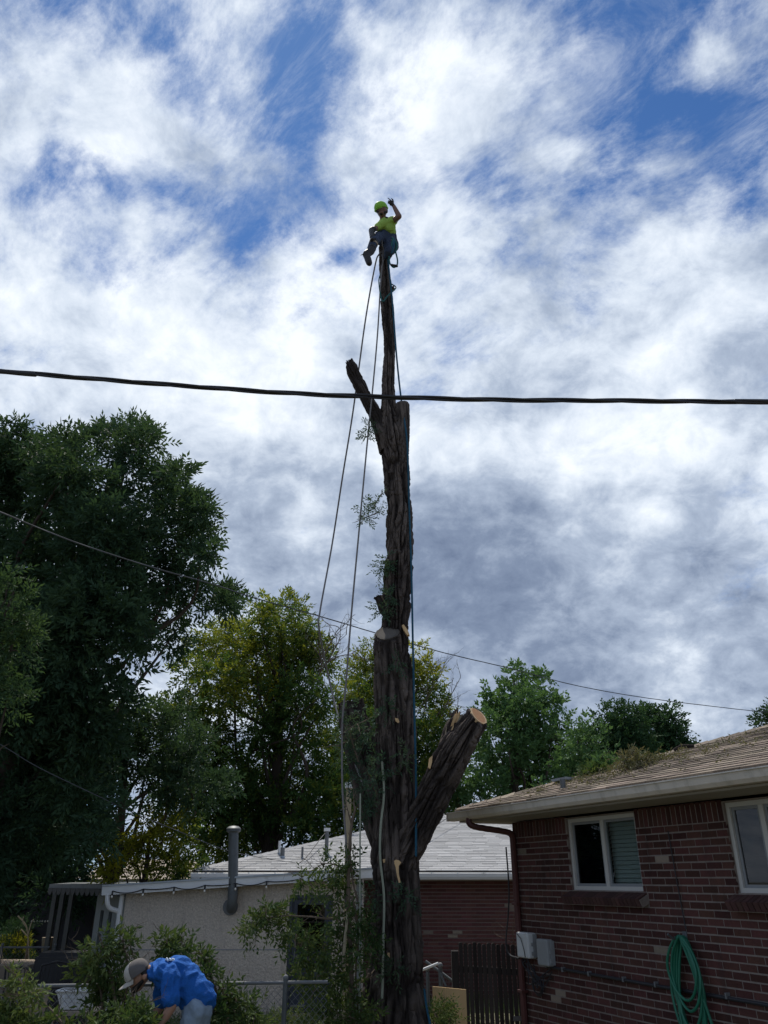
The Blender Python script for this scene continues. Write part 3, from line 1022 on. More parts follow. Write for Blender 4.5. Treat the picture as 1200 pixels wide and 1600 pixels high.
g = np.random.default_rng(21)
LP, LD = [], []
for x_, t_, sx, st, k in ((0.9, 1.0, 0.4, 0.3, 110), (1.4, 1.5, 0.5, 0.35, 140), (2.0, 1.4, 0.5, 0.35, 150), (2.7, 1.7, 0.7, 0.5, 130), (1.9, 0.8, 0.9, 0.35, 110)):
    for _ in range(k):
        x = g.normal(x_, sx)
        t = abs(g.normal(t_, st))
        if t < 0.05 or x < x0 + t + 0.1:
            continue
        LP.append(tuple(on_roof(x, t, 0.025 + abs(g.normal(0, 0.012)))))
        LD.append((g.normal(), g.normal(), g.normal(0, 0.25)))
V, Fq, tt = sprays(np.array(LP), np.array(LD), 4, 0.10, 0.05, 0.016, seed=4, droop=0.05)
o = put("leaf_litter", np_mesh("leaf_litter", V, Fq, tint=tt), M["leaf_dry"])
tag(o, "scattered leaf litter and chips over the brown shingle roof", "leaf litter", kind="stuff")


def dropped(name, label, c, ax, size, mat, seed, dens=420, n_tw=5, leaf=0.05, lab_cat="branch"):
    gg = random.Random(seed)
    root = empty(name, c)
    tag(root, label, lab_cat)
    mbt = MB()
    c = Vector(c)
    ax = Vector(ax).normalized()
    cl = []
    for i in range(n_tw):
        s = c + ax * size[0] * (-0.8) + Vector((gg.uniform(-.1, .1), gg.uniform(-.1, .1), 0.01))
        e = (ax + Vector((gg.gauss(0, .35), gg.gauss(0, .35), gg.gauss(0.0, .06)))).normalized()
        twigs(mbt, s, e, size[0] * 1.5, 0.010, gg, 2)
        p = s + e * size[0] * gg.uniform(0.6, 1.4)
        cl.append((tuple(p), (size[1], size[1], size[2]), gg.uniform(0.2, 0.6), 1.0))
    mbt.build("stem", M["twig"], root)
    crown("leaves", root, M[mat], cl, dens, 0.16, leaf, leaf * 0.36, 8, seed, upb=0.1)
    return root


rs = Matrix.Rotation(HA, 3, "Z")
dropped("cut_branch", "dry brown leafy branch lying in the middle of the brown roof", on_roof(2.02, 1.2, 0.07), rs @ Vector((0.9, 0.35, 0.1)), (0.22, 0.12, 0.09), "leaf_dry", 31, 420, 4, 0.06)
dropped("cut_branch", "green leafy branch lying along the hip of the brown roof", on_roof(0.95, 1.52, 0.05), rs @ Vector((0.75, 0.65, 0.2)), (0.42, 0.13, 0.07), "leaf_maple", 32, 300, 5, 0.075)
dropped("cut_branch", "pale green branch lying by the vent hood on the brown roof", on_roof(0.95, 1.25, 0.03), rs @ Vector((0.8, 0.5, 0.15)), (0.28, 0.11, 0.06), "leaf_cut", 33, 300, 4, 0.07)
tw = MB().tube([on_roof(1.75, 2.1, 0.05), on_roof(1.85, 2.15, 0.08), on_roof(2.0, 2.2, 0.05)], [0.03, 0.03, 0.02], 8)
o = tw.build("cut_stick", M["bark"], None, base=tuple(on_roof(1.85, 2.15, 0.03)))
tag(o, "short dark stick lying up on the brown roof beyond the dry branch", "stick")

# utility boxes on the brick
def wall_box(name, label, x0_, x1_, z0_, z1_, dep, mk):
    c = H((x0_ + x1_) / 2, -0.015, z0_)
    r = empty(name, c, HA)
    w, h = x1_ - x0_, z1_ - z0_
    bmx = bmesh.new()
    bmesh.ops.create_cube(bmx, size=1)
    for vv in bmx.verts:
        vv.co = Vector((vv.co.x * w, vv.co.y * dep - dep / 2, vv.co.z * h + h / 2))
    bmesh.ops.bevel(bmx, geom=[e for e in bmx.edges], offset=0.028, segments=3, profile=0.6, affect="EDGES")
    me = bpy.data.meshes.new("lid")
    bmx.to_mesh(me)
    bmx.free()
    put("lid", me, M[mk], r)
    MB().span((-w / 2 - 0.012, 0.0, 0.015), (w / 2 + 0.012, -dep * 0.45, h - 0.015)).build("back_box", M["box_grey"], r, local=True)
    MB().box((w / 2 + 0.006, -dep * 0.55, h * 0.55), (0.02, 0.03, 0.04)).box((w / 2 + 0.006, -dep * 0.55, h * 0.2), (0.02, 0.03, 0.04)).build("latch", M["box_grey"], r, local=True)
    tag(r, label, "utility box", "utility boxes on the brick wall")
    return r


b1 = wall_box("utility_box", "white rounded utility box beside the dark red downspout", 0.125, 0.40, 1.285, 1.575, 0.13, "box_white")
MB().tube([(-0.10, -0.137, 0.27), (0.0, -0.145, 0.22), (0.055, -0.145, 0.1), (0.06, -0.135, 0.01)], 0.005, 5).build("label_band", M["cable"], b1, local=True)
wall_box("utility_box", "grey flat utility box to the right of the white one", 0.53, 0.77, 1.225, 1.52, 0.10, "box_grey")
bc = MB()
gg = random.Random(5)
for i in range(6):
    p0 = H(0.10 + gg.uniform(0, .25), -0.06, 1.28)
    q = spline([(*p0, 0), (*H(0.12 + gg.uniform(0, .3), -0.10, 1.15 + gg.uniform(-.06, .06)), 0), (*H(0.3 + gg.uniform(-.1, .3), -0.08, 1.0 + gg.uniform(-.05, .1)), 0),
                (*H(0.55 + gg.uniform(-.2, .2), -0.05, 1.15 + gg.uniform(-.05, .08)), 0)], 14)[:, :3]
    bc.tube(q, 0.007, 5)
for i in range(3):
    c = H(0.42, -0.05, 0.98 + i * 0.012)
    bc.tube([c + Matrix.Rotation(HA, 3, "Z") @ Vector((0.10 * math.cos(t), -0.01 * i, 0.10 * math.sin(t))) for t in np.linspace(0, 2 * math.pi, 20)], 0.006, 5)
o = bc.build("wiring", M["cable"], None, base=tuple(H(0.35, -0.08, 0.9)))
tag(o, "tangle of black wiring hanging below the two utility boxes", "wiring")
dl = spline([(*H(-0.06, -0.09, 2.60), 0), (*H(-0.02, -0.11, 2.1), 0), (*H(-0.10, -0.10, 1.75), 0), (*H(-0.16, -0.12, 1.45), 0), (*H(-0.10, -0.12, 1.30), 0), (*H(0.1, -0.10, 1.27), 0)], 40)[:, :3]
o = MB().tube(dl, 0.011, 6).build("service_cable", M["cable"], None, base=tuple(H(-0.1, -0.1, 1.27)))
tag(o, "black cable hanging down beside the dark red downspout", "cable")

# garden hose coil on its hook
hs = empty("garden_hose", H(3.06, -0.05, 0.66), HA)
tag(hs, "bright green garden hose coiled in long loops on the brick wall", "hose")
gg = random.Random(12)
coil = []
for k in range(8):
    w_, h_ = gg.uniform(0.135, 0.205), gg.uniform(0.78, 1.05) if k < 6 else gg.uniform(0.5, 0.7)
    cx_ = gg.uniform(-0.03, 0.04)
    for t in np.linspace(0, 2 * math.pi, 26, endpoint=False):
        sx, cz = math.sin(t), math.cos(t)
        pw = w_ * (0.62 + 0.38 * (1 - max(cz, 0)))
        if cz > 0.55:
            pw *= 1 - 0.55 * (cz - 0.55)
        coil.append((cx_ + pw * sx, -0.015 - 0.010 * k + 0.012 * math.sin(2 * t + k), 1.02 - h_ / 2 + h_ / 2 * cz + gg.uniform(-.003, .003), 0))
cq = spline(coil, 900)[:, :3]
MB().tube(cq, 0.0135, 8).build("coil", M["hose"], hs, local=True, smooth=True)
tl = spline([(0.20, -0.05, 0.5, 0), (0.24, -0.03, 0.3, 0), (0.33, -0.03, 0.0, 0), (0.36, -0.03, -0.35, 0), (0.4, -0.1, -0.66, 0)], 40)[:, :3]
MB().tube(tl, 0.0135, 8).build("tail", M["hose"], hs, local=True, smooth=True)
MB().tube([(-0.02, 0.055, 1.0), (-0.02, -0.12, 1.0), (-0.02, -0.18, 1.04)], 0.012, 6).box((-0.02, 0.05, 0.98), (0.06, 0.02, 0.16)).build("hook", M["steel_dark"], hs, local=True)

# ================================================================== brick garage behind the trunk
GX0, GX1, GY0, GY1 = -3.65, 6.2, 18.45, 28.7
garage = empty("brick_garage", ((GX0 + GX1) / 2, GY0, 0))
tag(garage, "long brick garage with pale grey shingle hip roof behind the trunk", "garage")


def GL(x, y, z):
    return (x - (GX0 + GX1) / 2, y - GY0, z)


MB().span(GL(GX0, GY0, -0.2), GL(GX1, GY1, 2.26)).build("wall", M["mortar_far"], garage, local=True)
items = []
rg = random.Random(4)
tans = [(1.5, 1.17), (1.35, 1.10), (2.62, 1.67), (2.75, 1.60), (1.0, 1.17)]
for r_ in range(31):
    zc = 0.0 + CO * (r_ + 0.5)
    x = -0.4 - (BL / 2 if r_ % 2 else 0)
    while x < 3.4:
        mk = "brick_far"
        for tx, tz in tans:
            if x <= tx <= x + BL and abs(zc - tz) < CO / 2:
                mk = "brick_tan"
        items.append((GL(x + BL / 2, GY0 - 0.001 + rg.uniform(-.002, .002), zc), (BL - 0.004, 0.02, BH - 0.003), (0, 0, 0), mk))
        x += BL
lay(garage, "brick", items, 300)
ge, gz, gp = 0.42, 2.345, 0.265
gx0, gx1, gy0, gy1 = GX0 - ge, GX1 + ge, GY0 - ge, GY1 + ge
grun = (gy1 - gy0) / 2
grz = gz + grun * gp
rv = [GL(gx0, gy0, gz), GL(gx1, gy0, gz), GL(gx1, gy1, gz), GL(gx0, gy1, gz), GL(gx0 + grun, gy0 + grun, grz), GL(gx1 - grun + 5.0, gy0 + grun, grz)]
rb = MB().add(rv + [(p[0], p[1], p[2] - 0.03) for p in rv[:4]], [(0, 1, 5, 4), (1, 2, 5), (2, 3, 4, 5), (3, 0, 4), (0, 6, 7, 1), (1, 7, 8, 2), (2, 8, 9, 3), (3, 9, 6, 0), (9, 8, 7, 6)])
groof = rb.build("roof", M["felt"], garage, local=True)
items = []
gcos = 1 / math.sqrt(1 + gp * gp)
gt = math.atan(gp)
s_, row = -0.02, 0
while s_ < grun / gcos - 0.1:
    yv, zv = gy0 + s_ * gcos, gz + s_ * gp * gcos
    xa = gx0 + max(0.0, yv + 0.07 - gy0) + 0.02
    x = xa - rg.uniform(0, 0.3)
    while x < 4.2:
        a, b = max(x, xa), x + 0.325
        x += 0.33
        if b - a > 0.05:
            items.append((GL((a + b) / 2, yv + 0.10 * gcos, zv + 0.10 * gp * gcos + 0.014 + rg.uniform(0, 0.004)), (b - a, 0.21, 0.017), (gt - 0.06 + rg.uniform(-.008, .008), 0, 0), "shingle_grey"))
    s_ += 0.145
    row += 1
lay(groof, "shingle", items, 300)
hipg = Vector((1, 1, gp)).normalized()
hc = MB()
for i in range(34):
    p = Vector(GL(gx0, gy0, gz)) + hipg * (0.05 + i * 0.24) + Vector((0, 0, 0.03))
    rot = hipg.to_track_quat("X", "Z").to_matrix()
    hc.prism([rot @ Vector((0, -0.12, -0.03)), rot @ Vector((0, 0, 0.012)), rot @ Vector((0, 0.12, -0.03)), rot @ Vector((0, 0.12, -0.043)),
              rot @ Vector((0, 0, 0.0)), rot @ Vector((0, -0.12, -0.043))], p, p + rot @ Vector((0.28, 0, 0.012)))
hc.build("hip_caps", M["shingle_grey"], groof, local=True)["kind"] = "stuff"
gg_ = MB().prism([(0, 0.03, 2.19), (0, -0.07, 2.19), (0, -0.10, 2.24), (0, -0.115, 2.31), (0, -0.10, 2.32), (0, -0.06, 2.21), (0, 0.02, 2.21), (0, 0.02, 2.31), (0, 0.03, 2.31)],
                 GL(gx0, gy0 - 0.01, 0), GL(4.4, gy0 - 0.01, 0))
gg2 = gg_.build("gutter", M["white_metal"], garage, local=True)
for x in np.arange(-3.4, 4.2, 0.55):
    MB().box(GL(x, gy0 - 0.06, 2.325), (0.025, 0.13, 0.006)).build("gutter_strap", M["white_metal"], gg2, local=True)
MB().span(GL(gx0 + 0.02, gy0 + 0.03, 2.17), GL(gx1, GY0, 2.19)).build("soffit", M["soffit"], garage, local=True)


def groof_pt(px, py):
    """where the line of sight meets the garage roof"""
    r = sight(px, py)
    # plane: z = gz + gp*(y-gy0)
    t = (gz - gp * gy0 - CAM_H) / (r.z - gp * r.y)
    return Vector((0, 0, CAM_H)) + r * t


for (px, py, h, rr, lab, mk) in ((510, 1335, 0.50, 0.045, "tall pale vent pipe standing on the grey garage roof", "steel"),
                                 (441, 1341, 0.22, 0.05, "stubby grey vent pipe low on the grey garage roof", "steel"),
                                 (436, 1336, 0.30, 0.03, "thin pale vent pipe behind the stubby one on the garage roof", "white_metal"),
                                 (472, 1343, 0.26, 0.025, "thin vent pipe between the stubby and the tall one on the garage roof", "steel")):
    p = groof_pt(px, py)
    v = empty("roof_pipe", p)
    MB().tube([p + Vector((0, 0, -0.05)), p + Vector((0, 0, h))], rr, 10).build("pipe", M[mk], v, smooth=True)
    MB().tube([p + Vector((0, 0, -0.03)), p + Vector((0, 0, 0.05))], [rr * 2.2, rr * 1.1], 10).build("flashing", M["flashing"], v)
    if h > 0.45:
        MB().box(p + Vector((0, 0, h + 0.03)), (0.14, 0.12, 0.07)).build("cap", M["white_metal"], v)
    tag(v, lab, "vent pipe", "vent pipes on the garage roof")

# ================================================================== stucco annex with the dark door
AX0, AX1, AY = -4.80, -0.42, 16.0
annex = empty("stucco_annex", ((AX0 + AX1) / 2, AY, 0))
tag(annex, "low pale stucco annex with sloping flat roof and dark door", "building")
za, zb = 1.985, 2.245                        # wall height at the left and the right end
DX0, DX1, DZ1 = -1.755, -0.945, 1.93


def ztop_(x):
    return za + (zb - za) * (x - AX0) / (AX1 - AX0)


mb = MB()
D2 = GY0 - 0.45
for a, b, lo in ((AX0, DX0, -0.2), (DX0, DX1, DZ1), (DX1, AX1, -0.2)):
    mb.add([(a, AY, lo), (b, AY, lo), (b, AY, ztop_(b)), (a, AY, ztop_(a)), (a, AY + 0.2, lo), (b, AY + 0.2, lo), (b, AY + 0.2, ztop_(b)), (a, AY + 0.2, ztop_(a))],
           [(0, 1, 2, 3), (5, 4, 7, 6), (0, 4, 5, 1), (3, 2, 6, 7), (0, 3, 7, 4), (1, 5, 6, 2)])
mb.span((AX0, AY + 0.2, -0.2), (AX0 + 0.2, D2, za)).span((AX1 - 0.2, AY + 0.2, -0.2), (AX1, D2, zb))
wall = mb.build("wall", M["stucco"], annex)
MB().span((AX0 + 0.01, AY - 0.006, 1.035), (DX0 - 0.03, AY - 0.001, 1.052)).build("control_joint", M["box_grey"], annex)
MB().span((AX1 - 0.10, AY - 0.012, 0.0), (AX1 + 0.012, AY - 0.001, 2.2)).build("corner_trim", M["siding"], annex)
# roof slab, fascia, drip flashing
sl = (zb - za) / (AX1 - AX0)
ra = math.atan(sl)
cx_, cz_ = (AX0 + AX1) / 2, (za + zb) / 2
rotr = Matrix.Rotation(-ra, 3, "Y")
LR = (AX1 - AX0) + 0.62
MB().box((cx_ - 0.08, (AY + D2) / 2 - 0.1, cz_ + 0.065), (LR, D2 - AY + 0.22, 0.06), rotr).build("roof", M["shingle_grey"], annex)
MB().box((cx_ - 0.08, AY - 0.225, cz_ + 0.035), (LR, 0.03, 0.15), rotr).build("fascia", M["white_metal"], annex)
MB().box((cx_ - 0.08, AY - 0.10, cz_ + 0.018), (LR - 0.05, 0.21, 0.012), rotr).build("soffit", M["soffit"], annex)
MB().box((cx_ - 0.08, AY - 0.16, cz_ + 0.118), (LR, 0.20, 0.03), rotr).build("drip_edge", M["flashing"], annex)
# door with window and frame
fr = MB().span((DX0, AY + 0.02, 0.0), (DX0 + 0.06, AY + 0.14, DZ1)).span((DX1 - 0.06, AY + 0.02, 0.0), (DX1, AY + 0.14, DZ1)).span((DX0 + 0.06, AY + 0.02, DZ1 - 0.06), (DX1 - 0.06, AY + 0.14, DZ1))
fr.build("door_frame", M["door"], annex)
dr = MB().span((DX0 + 0.065, AY + 0.06, 0.08), (DX1 - 0.065, AY + 0.10, 1.02)).span((DX0 + 0.065, AY + 0.06, 1.02), (DX0 + 0.15, AY + 0.10, DZ1 - 0.07)) \
    .span((DX1 - 0.15, AY + 0.06, 1.02), (DX1 - 0.065, AY + 0.10, DZ1 - 0.07)).span((DX0 + 0.15, AY + 0.06, DZ1 - 0.16), (DX1 - 0.15, AY + 0.10, DZ1 - 0.07)).build("door", M["door"], annex)
MB().span((DX0 + 0.15, AY + 0.075, 1.02), (DX1 - 0.15, AY + 0.08, DZ1 - 0.16)).build("door_pane", M["glass_screen"], dr)
MB().span((DX0 + 0.12, AY + 0.03, 0.86), (DX0 + 0.14, AY + 0.06, 1.02)).build("handle", M["steel"], dr)
MB().span((DX0 + 0.14, AY + 0.045, 0.93), (DX1 - 0.14, AY + 0.058, 0.95)).build("push_bar", M["steel_dark"], dr)
MB().span((DX0 + 0.1, AY + 0.02, 0.16), (DX1 - 0.1, AY + 0.055, 0.19)).build("kick_rail", M["steel"], dr)
MB().span((DX0 - 0.06, AY - 0.3, 0.0), (DX1 + 0.06, AY + 0.02, 0.07)).build("step", M["clay"], annex)
MB().span((AX0 + 0.3, AY + 1.2, -0.1), (AX1 - 0.3, AY + 1.25, 1.9)).build("inner_wall", M["dark_room"], annex)
# downspout at the left corner with its swan neck
q = spline([(*at(168, 1397, AY - 0.22), 0), (*at(168, 1411, AY - 0.22), 0), (*at(172, 1419, AY - 0.15), 0), (*at(184, 1424, AY - 0.05), 0), (*at(186, 1432, AY - 0.04), 0), (*at(180, 1470, AY - 0.04), 0), (*at(166, 1560, AY - 0.04), 0)], 50)[:, :3]
MB().tube(q, 0.042, 8).build("downspout", M["white_metal"], annex, smooth=True)
p0_, p1_ = at(191, 1398, AY - 0.05), at(181, 1460, AY - 0.05)
MB().tube([(p0_.x, p0_.y, p0_.z), (p0_.x, p1_.y, p1_.z), (p0_.x, p1_.y, 0.1)], 0.04, 8).build("downspout", M["white_metal"], annex)

# stove pipe on the annex wall
sp_ = empty("stove_pipe", at(363, 1420, AY - 0.12))
q = spline([(*at(361, 1419, AY + 0.05), 0), (*at(361.5, 1417, AY - 0.10), 0), (*at(363, 1408, AY - 0.17), 0), (*at(364, 1385, AY - 0.18), 0), (*at(364.5, 1340, AY - 0.18), 0), (*at(365, 1300, AY - 0.18), 0)], 40)[:, :3]
MB().tube(q, 0.092, 16).build("pipe", M["steel_dark"], sp_, smooth=True)
c = at(365, 1299, AY - 0.18)
MB().tube([c + Vector((0, 0, z_)) for z_ in (-0.02, 0.0, 0.05, 0.09, 0.10)], [0.10, 0.135, 0.14, 0.09, 0.02], 16).build("cap", M["steel_dark"], sp_, smooth=True)
c = at(360, 1417, AY - 0.015)
MB().tube([c + Vector((0, -0.012, 0)), c + Vector((0, 0.012, 0))], [0.14, 0.14], 16).build("wall_collar", M["steel"], sp_)
c = at(365, 1377, AY - 0.17)
MB().box(c, (0.36, 0.05, 0.03)).box(c + Vector((-0.16, 0.0, -0.05)), (0.03, 0.05, 0.1)).build("bracket", M["steel_dark"], sp_)
tag(sp_, "dark round stove pipe with domed cap rising beside the stucco wall", "stove pipe")

# string lights along the fascia
sb = empty("string_lights", at(180, 1394, AY - 0.27))
n_ = 9
pts_ = []
for i in range(n_):
    a = i / (n_ - 1)
    px = 176 + a * 385
    py = 1392 - a * 24
    pts_.append((at(px, py, AY - 0.262), px, py))
cordp = []
for i in range(n_ - 1):
    A_, B_ = pts_[i][0], pts_[i + 1][0]
    for t in np.linspace(0, 1, 8, endpoint=False):
        cordp.append(A_.lerp(B_, t) + Vector((0, 0, -0.05 * 4 * t * (1 - t) + (0.03 if i % 2 else 0.0) * math.sin(math.pi * t))))
MB().tube(cordp, 0.009, 5).build("cord", M["cable"], sb)
for i in range(n_):
    c = pts_[i][0]
    s_ok = MB().tube([c + Vector((0, 0, 0.0)), c + Vector((0, 0, -0.07))], 0.014, 8).build("socket", M["cable"], sb)
    MB().ball(c + Vector((0, 0, -0.095)), (0.019, 0.019, 0.025), None, 10, 6).build("bulb", M["bulb"], s_ok, smooth=True)
tag(sb, "black cord of small bulbs strung along the stucco annex fascia", "string lights")

# ================================================================== porch to the left of the annex
porch = empty("covered_porch", (-6.0, 18.0, 0))
tag(porch, "shaded porch with slim posts and narrow windows left of the stucco annex", "porch")
pa = Vector((AX0 - 0.02, AY + 0.25, 0))                  # wall runs back to the left from the annex corner
pd = Vector((-0.46, 0.888, 0)).normalized()
pn = Vector((-pd.y, pd.x, 0))                            # towards the left
rzp = math.atan2(pd.y, pd.x)
rot = Matrix.Rotation(rzp, 3, "Z")


def PW(s, off, z):
    return pa + pd * s + pn * off + Vector((0, 0, z))


wins = [(0.55, 0.95), (1.5, 1.9), (2.5, 2.9)]
mb = MB()
prev = 0.0
for a, b in wins + [(3.6, 3.6)]:
    mb.box(PW((prev + a) / 2, -0.05, 0.95), (a - prev, 0.1, 2.0), rot)
    if b > a:
        mb.box(PW((a + b) / 2, -0.05, 0.33), (b - a, 0.1, 0.76), rot)
        mb.box(PW((a + b) / 2, -0.05, 1.77), (b - a, 0.1, 0.36), rot)
    prev = b
mb.build("wall", M["siding"], porch)
for a, b in wins:
    w_ = MB().box(PW((a + b) / 2, -0.06, 1.15), (b - a, 0.02, 0.88), rot).build("window", M["glass_screen"], porch)
    MB().box(PW((a + b) / 2, -0.035, 1.17), (b - a, 0.03, 0.04), rot).build("bar", M["siding"], w_)
    MB().box(PW((a + b) / 2, -0.6, 1.15), (b - a + 0.5, 0.02, 1.2), rot).build("dark_interior", M["dark_room"], w_)
for px in (112, 98, 86):
    t_ = at(px, 1402, 19.6)
    MB().span((t_.x - 0.045, 19.55, 0), (t_.x + 0.045, 19.65, 2.0)).build("post", M["post_dark"], porch)
rl, rr_ = at(82, 1388, 18.6), at(182, 1384, 16.3)
MB().add([(rl.x, 18.4, 2.03), (AX0 - 0.02, 16.15, 2.03), (AX0 - 0.02, 21.0, 2.06), (rl.x - 0.5, 21.5, 2.06), (rl.x, 18.4, 2.10), (AX0 - 0.02, 16.15, 2.10), (AX0 - 0.02, 21.0, 2.13), (rl.x - 0.5, 21.5, 2.13)],
         [(0, 1, 2, 3), (4, 7, 6, 5), (0, 4, 5, 1), (1, 5, 6, 2), (2, 6, 7, 3), (3, 7, 4, 0)]).build("roof", M["steel_dark"], porch)
A_, B_ = Vector((rl.x, 18.38, 2.03)), Vector((AX0 - 0.03, 16.13, 2.03))
for i in range(16):
    c = A_.lerp(B_, (i + 0.5) / 16)
    e = (B_ - A_).normalized()
    w_ = (B_ - A_).length / 16
    MB().prism([c - e * w_ * 0.48, c + e * w_ * 0.48, c + e * w_ * 0.48 + Vector((0, 0, -0.06)), c + e * w_ * 0.2 + Vector((0, 0, -0.13)), c - e * w_ * 0.2 + Vector((0, 0, -0.13)), c - e * w_ * 0.48 + Vector((0, 0, -0.06))],
               (0, -0.012, 0), (0, 0.012, 0)).build("valance_tab", M["black"], porch)
MB().span((-9.5, 22.0, 0), (-5.2, 22.1, 2.0)).build("back_wall", M["dark_room"], porch)

# far roof glimpsed between trees
fh = empty("far_house", at(215, 1370, 40))
c = at(215, 1366, 40)
MB().add([(c.x - 3, 40, c.z - 0.2), (c.x + 3, 40, c.z - 0.2), (c.x + 3, 46, c.z - 0.2), (c.x - 3, 46, c.z - 0.2), (c.x - 1.8, 43, c.z + 0.7), (c.x + 1.8, 43, c.z + 0.7)],
         [(0, 1, 5, 4), (1, 2, 5), (2, 3, 4, 5), (3, 0, 4), (3, 2, 1, 0)]).build("roof", M["timber"], fh)
MB().span((c.x - 2.7, 40.4, 0), (c.x + 2.7, 45.6, c.z - 0.2)).build("wall", M["siding"], fh)
tag(fh, "brown roofed house glimpsed through the yellow leaves beyond the annex", "house")

# ================================================================== the tree being felled
TY = 10.8
felled = empty("felled_tree", (0.12, TY, 0))
tag(felled, "tall dark furrowed tree trunk stripped of its branches, topped high up", "tree")


def bark_limb(name, ctrl, seg, ring, amp, seed, end_normal=None, rough_end=0.0, freq=1.0):
    """ctrl rows: x, y, z, radius. Deeply furrowed bark modelled in the mesh."""
    c = np.asarray(ctrl, float)
    ln = np.linalg.norm(np.diff(c[:, :3], axis=0), axis=1).sum()
    n = int(ln / ring) + 2
    q = spline(c, n)
    P, R = q[:, :3], np.maximum(q[:, 3], 0.02)
    T, U, Vv = frames(P)
    a = np.linspace(0, 2 * math.pi, seg, endpoint=False)
    ca, sa = np.cos(a), np.sin(a)
    h = np.concatenate([[0], np.cumsum(np.linalg.norm(np.diff(P, axis=0), axis=1))])
    A, Hh = np.meshgrid(a, h)
    RR = np.repeat(R[:, None], seg, 1)
    arc = RR.mean() * 0.6 + RR * 0.4
    cx, cy = np.cos(A) * arc, np.sin(A) * arc
    base = np.stack([cx.ravel(), cy.ravel(), Hh.ravel()], 1)
    wv = (value_noise(base * np.array([4, 4, 1.6]), seed + 1) - 0.5)[:, None] * np.array([[0.08, 0.08, 0]])
    b2 = base + wv
    n1 = value_noise(b2 * np.array([14, 14, 1.25]) * freq, seed)
    n2 = value_noise(b2 * np.array([27, 27, 3.0]) * freq, seed + 2)
    n3 = value_noise(base * np.array([50, 50, 20]), seed + 3)
    n4 = value_noise(base * np.array([2.2, 2.2, 1.1]), seed + 4)
    n5 = value_noise(base * np.array([9, 9, 7.0]), seed + 6)
    cre1 = np.clip(np.abs(2 * n1 - 1) * 4.2, 0, 1) ** 0.7
    n6 = value_noise(b2 * np.array([13, 13, 8.0]) * freq + 11.3, seed + 8)
    cre3 = np.clip(np.abs(2 * n6 - 1) * 7.0, 0, 1)
    cre2 = np.clip(np.abs(2 * n2 - 1) * 3.2, 0, 1) ** 0.8
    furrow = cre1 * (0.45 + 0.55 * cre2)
    d = amp * (1.15 * cre1 + 0.55 * cre2 + 0.45 * cre3 + 0.4 * n3 + 0.5 * (n5 - 0.5) - 1.75) + amp * 1.3 * (n4 - 0.5)
    Rf = RR + d.reshape(RR.shape) * np.minimum(1, RR / 0.16)
    verts = P[:, None, :] + Rf[:, :, None] * (np.cos(A)[:, :, None] * U[:, None, :] + np.sin(A)[:, :, None] * Vv[:, None, :])
    if end_normal is not None:
        en = np.array(Vector(end_normal).normalized())
        kk = min(n // 2, max(3, int(1.5 * R[-1] / ring)))
        for i in range(n - kk, n):
            f = (i - (n - kk)) / (kk - 1)
            rel = verts[i] - P[-1]
            ctr = P[i] - P[-1]
            off = -((verts[i] - P[i]) @ en) / (T[-1] @ en)
            verts[i] = verts[i] + (off * f)[:, None] * T[-1]
    if rough_end:
        g_ = np.random.default_rng(seed)
        verts[-1] += g_.normal(0, rough_end, verts[-1].shape) + T[-1] * np.abs(g_.normal(0, rough_end * 2, seg))[:, None]
    endc = verts[-1].mean(0)
    verts = np.vstack([verts.reshape(-1, 3), endc[None]])
    i = np.arange(n - 1)[:, None] * seg
    j = np.arange(seg)[None]
    k = (np.arange(seg)[None] + 1) % seg
    F4 = np.stack([(i + j).ravel(), (i + k).ravel(), (i + seg + k).ravel(), (i + seg + j).ravel()], 1)
    last = (n - 1) * seg
    capf = np.stack([last + np.arange(seg), last + (np.arange(seg) + 1) % seg, np.full(seg, n * seg), np.full(seg, n * seg)], 1)
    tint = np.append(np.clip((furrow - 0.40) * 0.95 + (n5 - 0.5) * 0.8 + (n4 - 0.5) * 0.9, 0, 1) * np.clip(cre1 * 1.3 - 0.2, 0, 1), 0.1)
    off = np.array(ROOT[felled].translation)
    # closing fan as triangles: build through from_pydata-free path (degenerate quads avoided)
    me = bpy.data.meshes.new(name)
    allv = (verts - off).astype(np.float32)
    me.vertices.add(len(allv))
    me.vertices.foreach_set("co", allv.ravel())
    lo = np.concatenate([F4.ravel(), capf[:, :3].ravel()]).astype(np.int32)
    me.loops.add(len(lo))
    me.loops.foreach_set("vertex_index", lo)
    st = np.concatenate([np.arange(0, len(F4) * 4, 4), len(F4) * 4 + np.arange(0, seg * 3, 3)]).astype(np.int32)
    me.polygons.add(len(st))
    me.polygons.foreach_set("loop_start", st)
    me.polygons.foreach_set("use_smooth", np.zeros(len(st), bool))
    me.update(calc_edges=True)
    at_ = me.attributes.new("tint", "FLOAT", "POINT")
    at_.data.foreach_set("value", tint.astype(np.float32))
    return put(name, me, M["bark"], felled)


def px_ctrl(rows):
    """rows: px, py, radius px, Y"""
    out = []
    for px, py, r, Y in rows:
        c = at(px, py, Y)
        out.append((c.x, c.y, c.z, metres(r, c)))
    return out


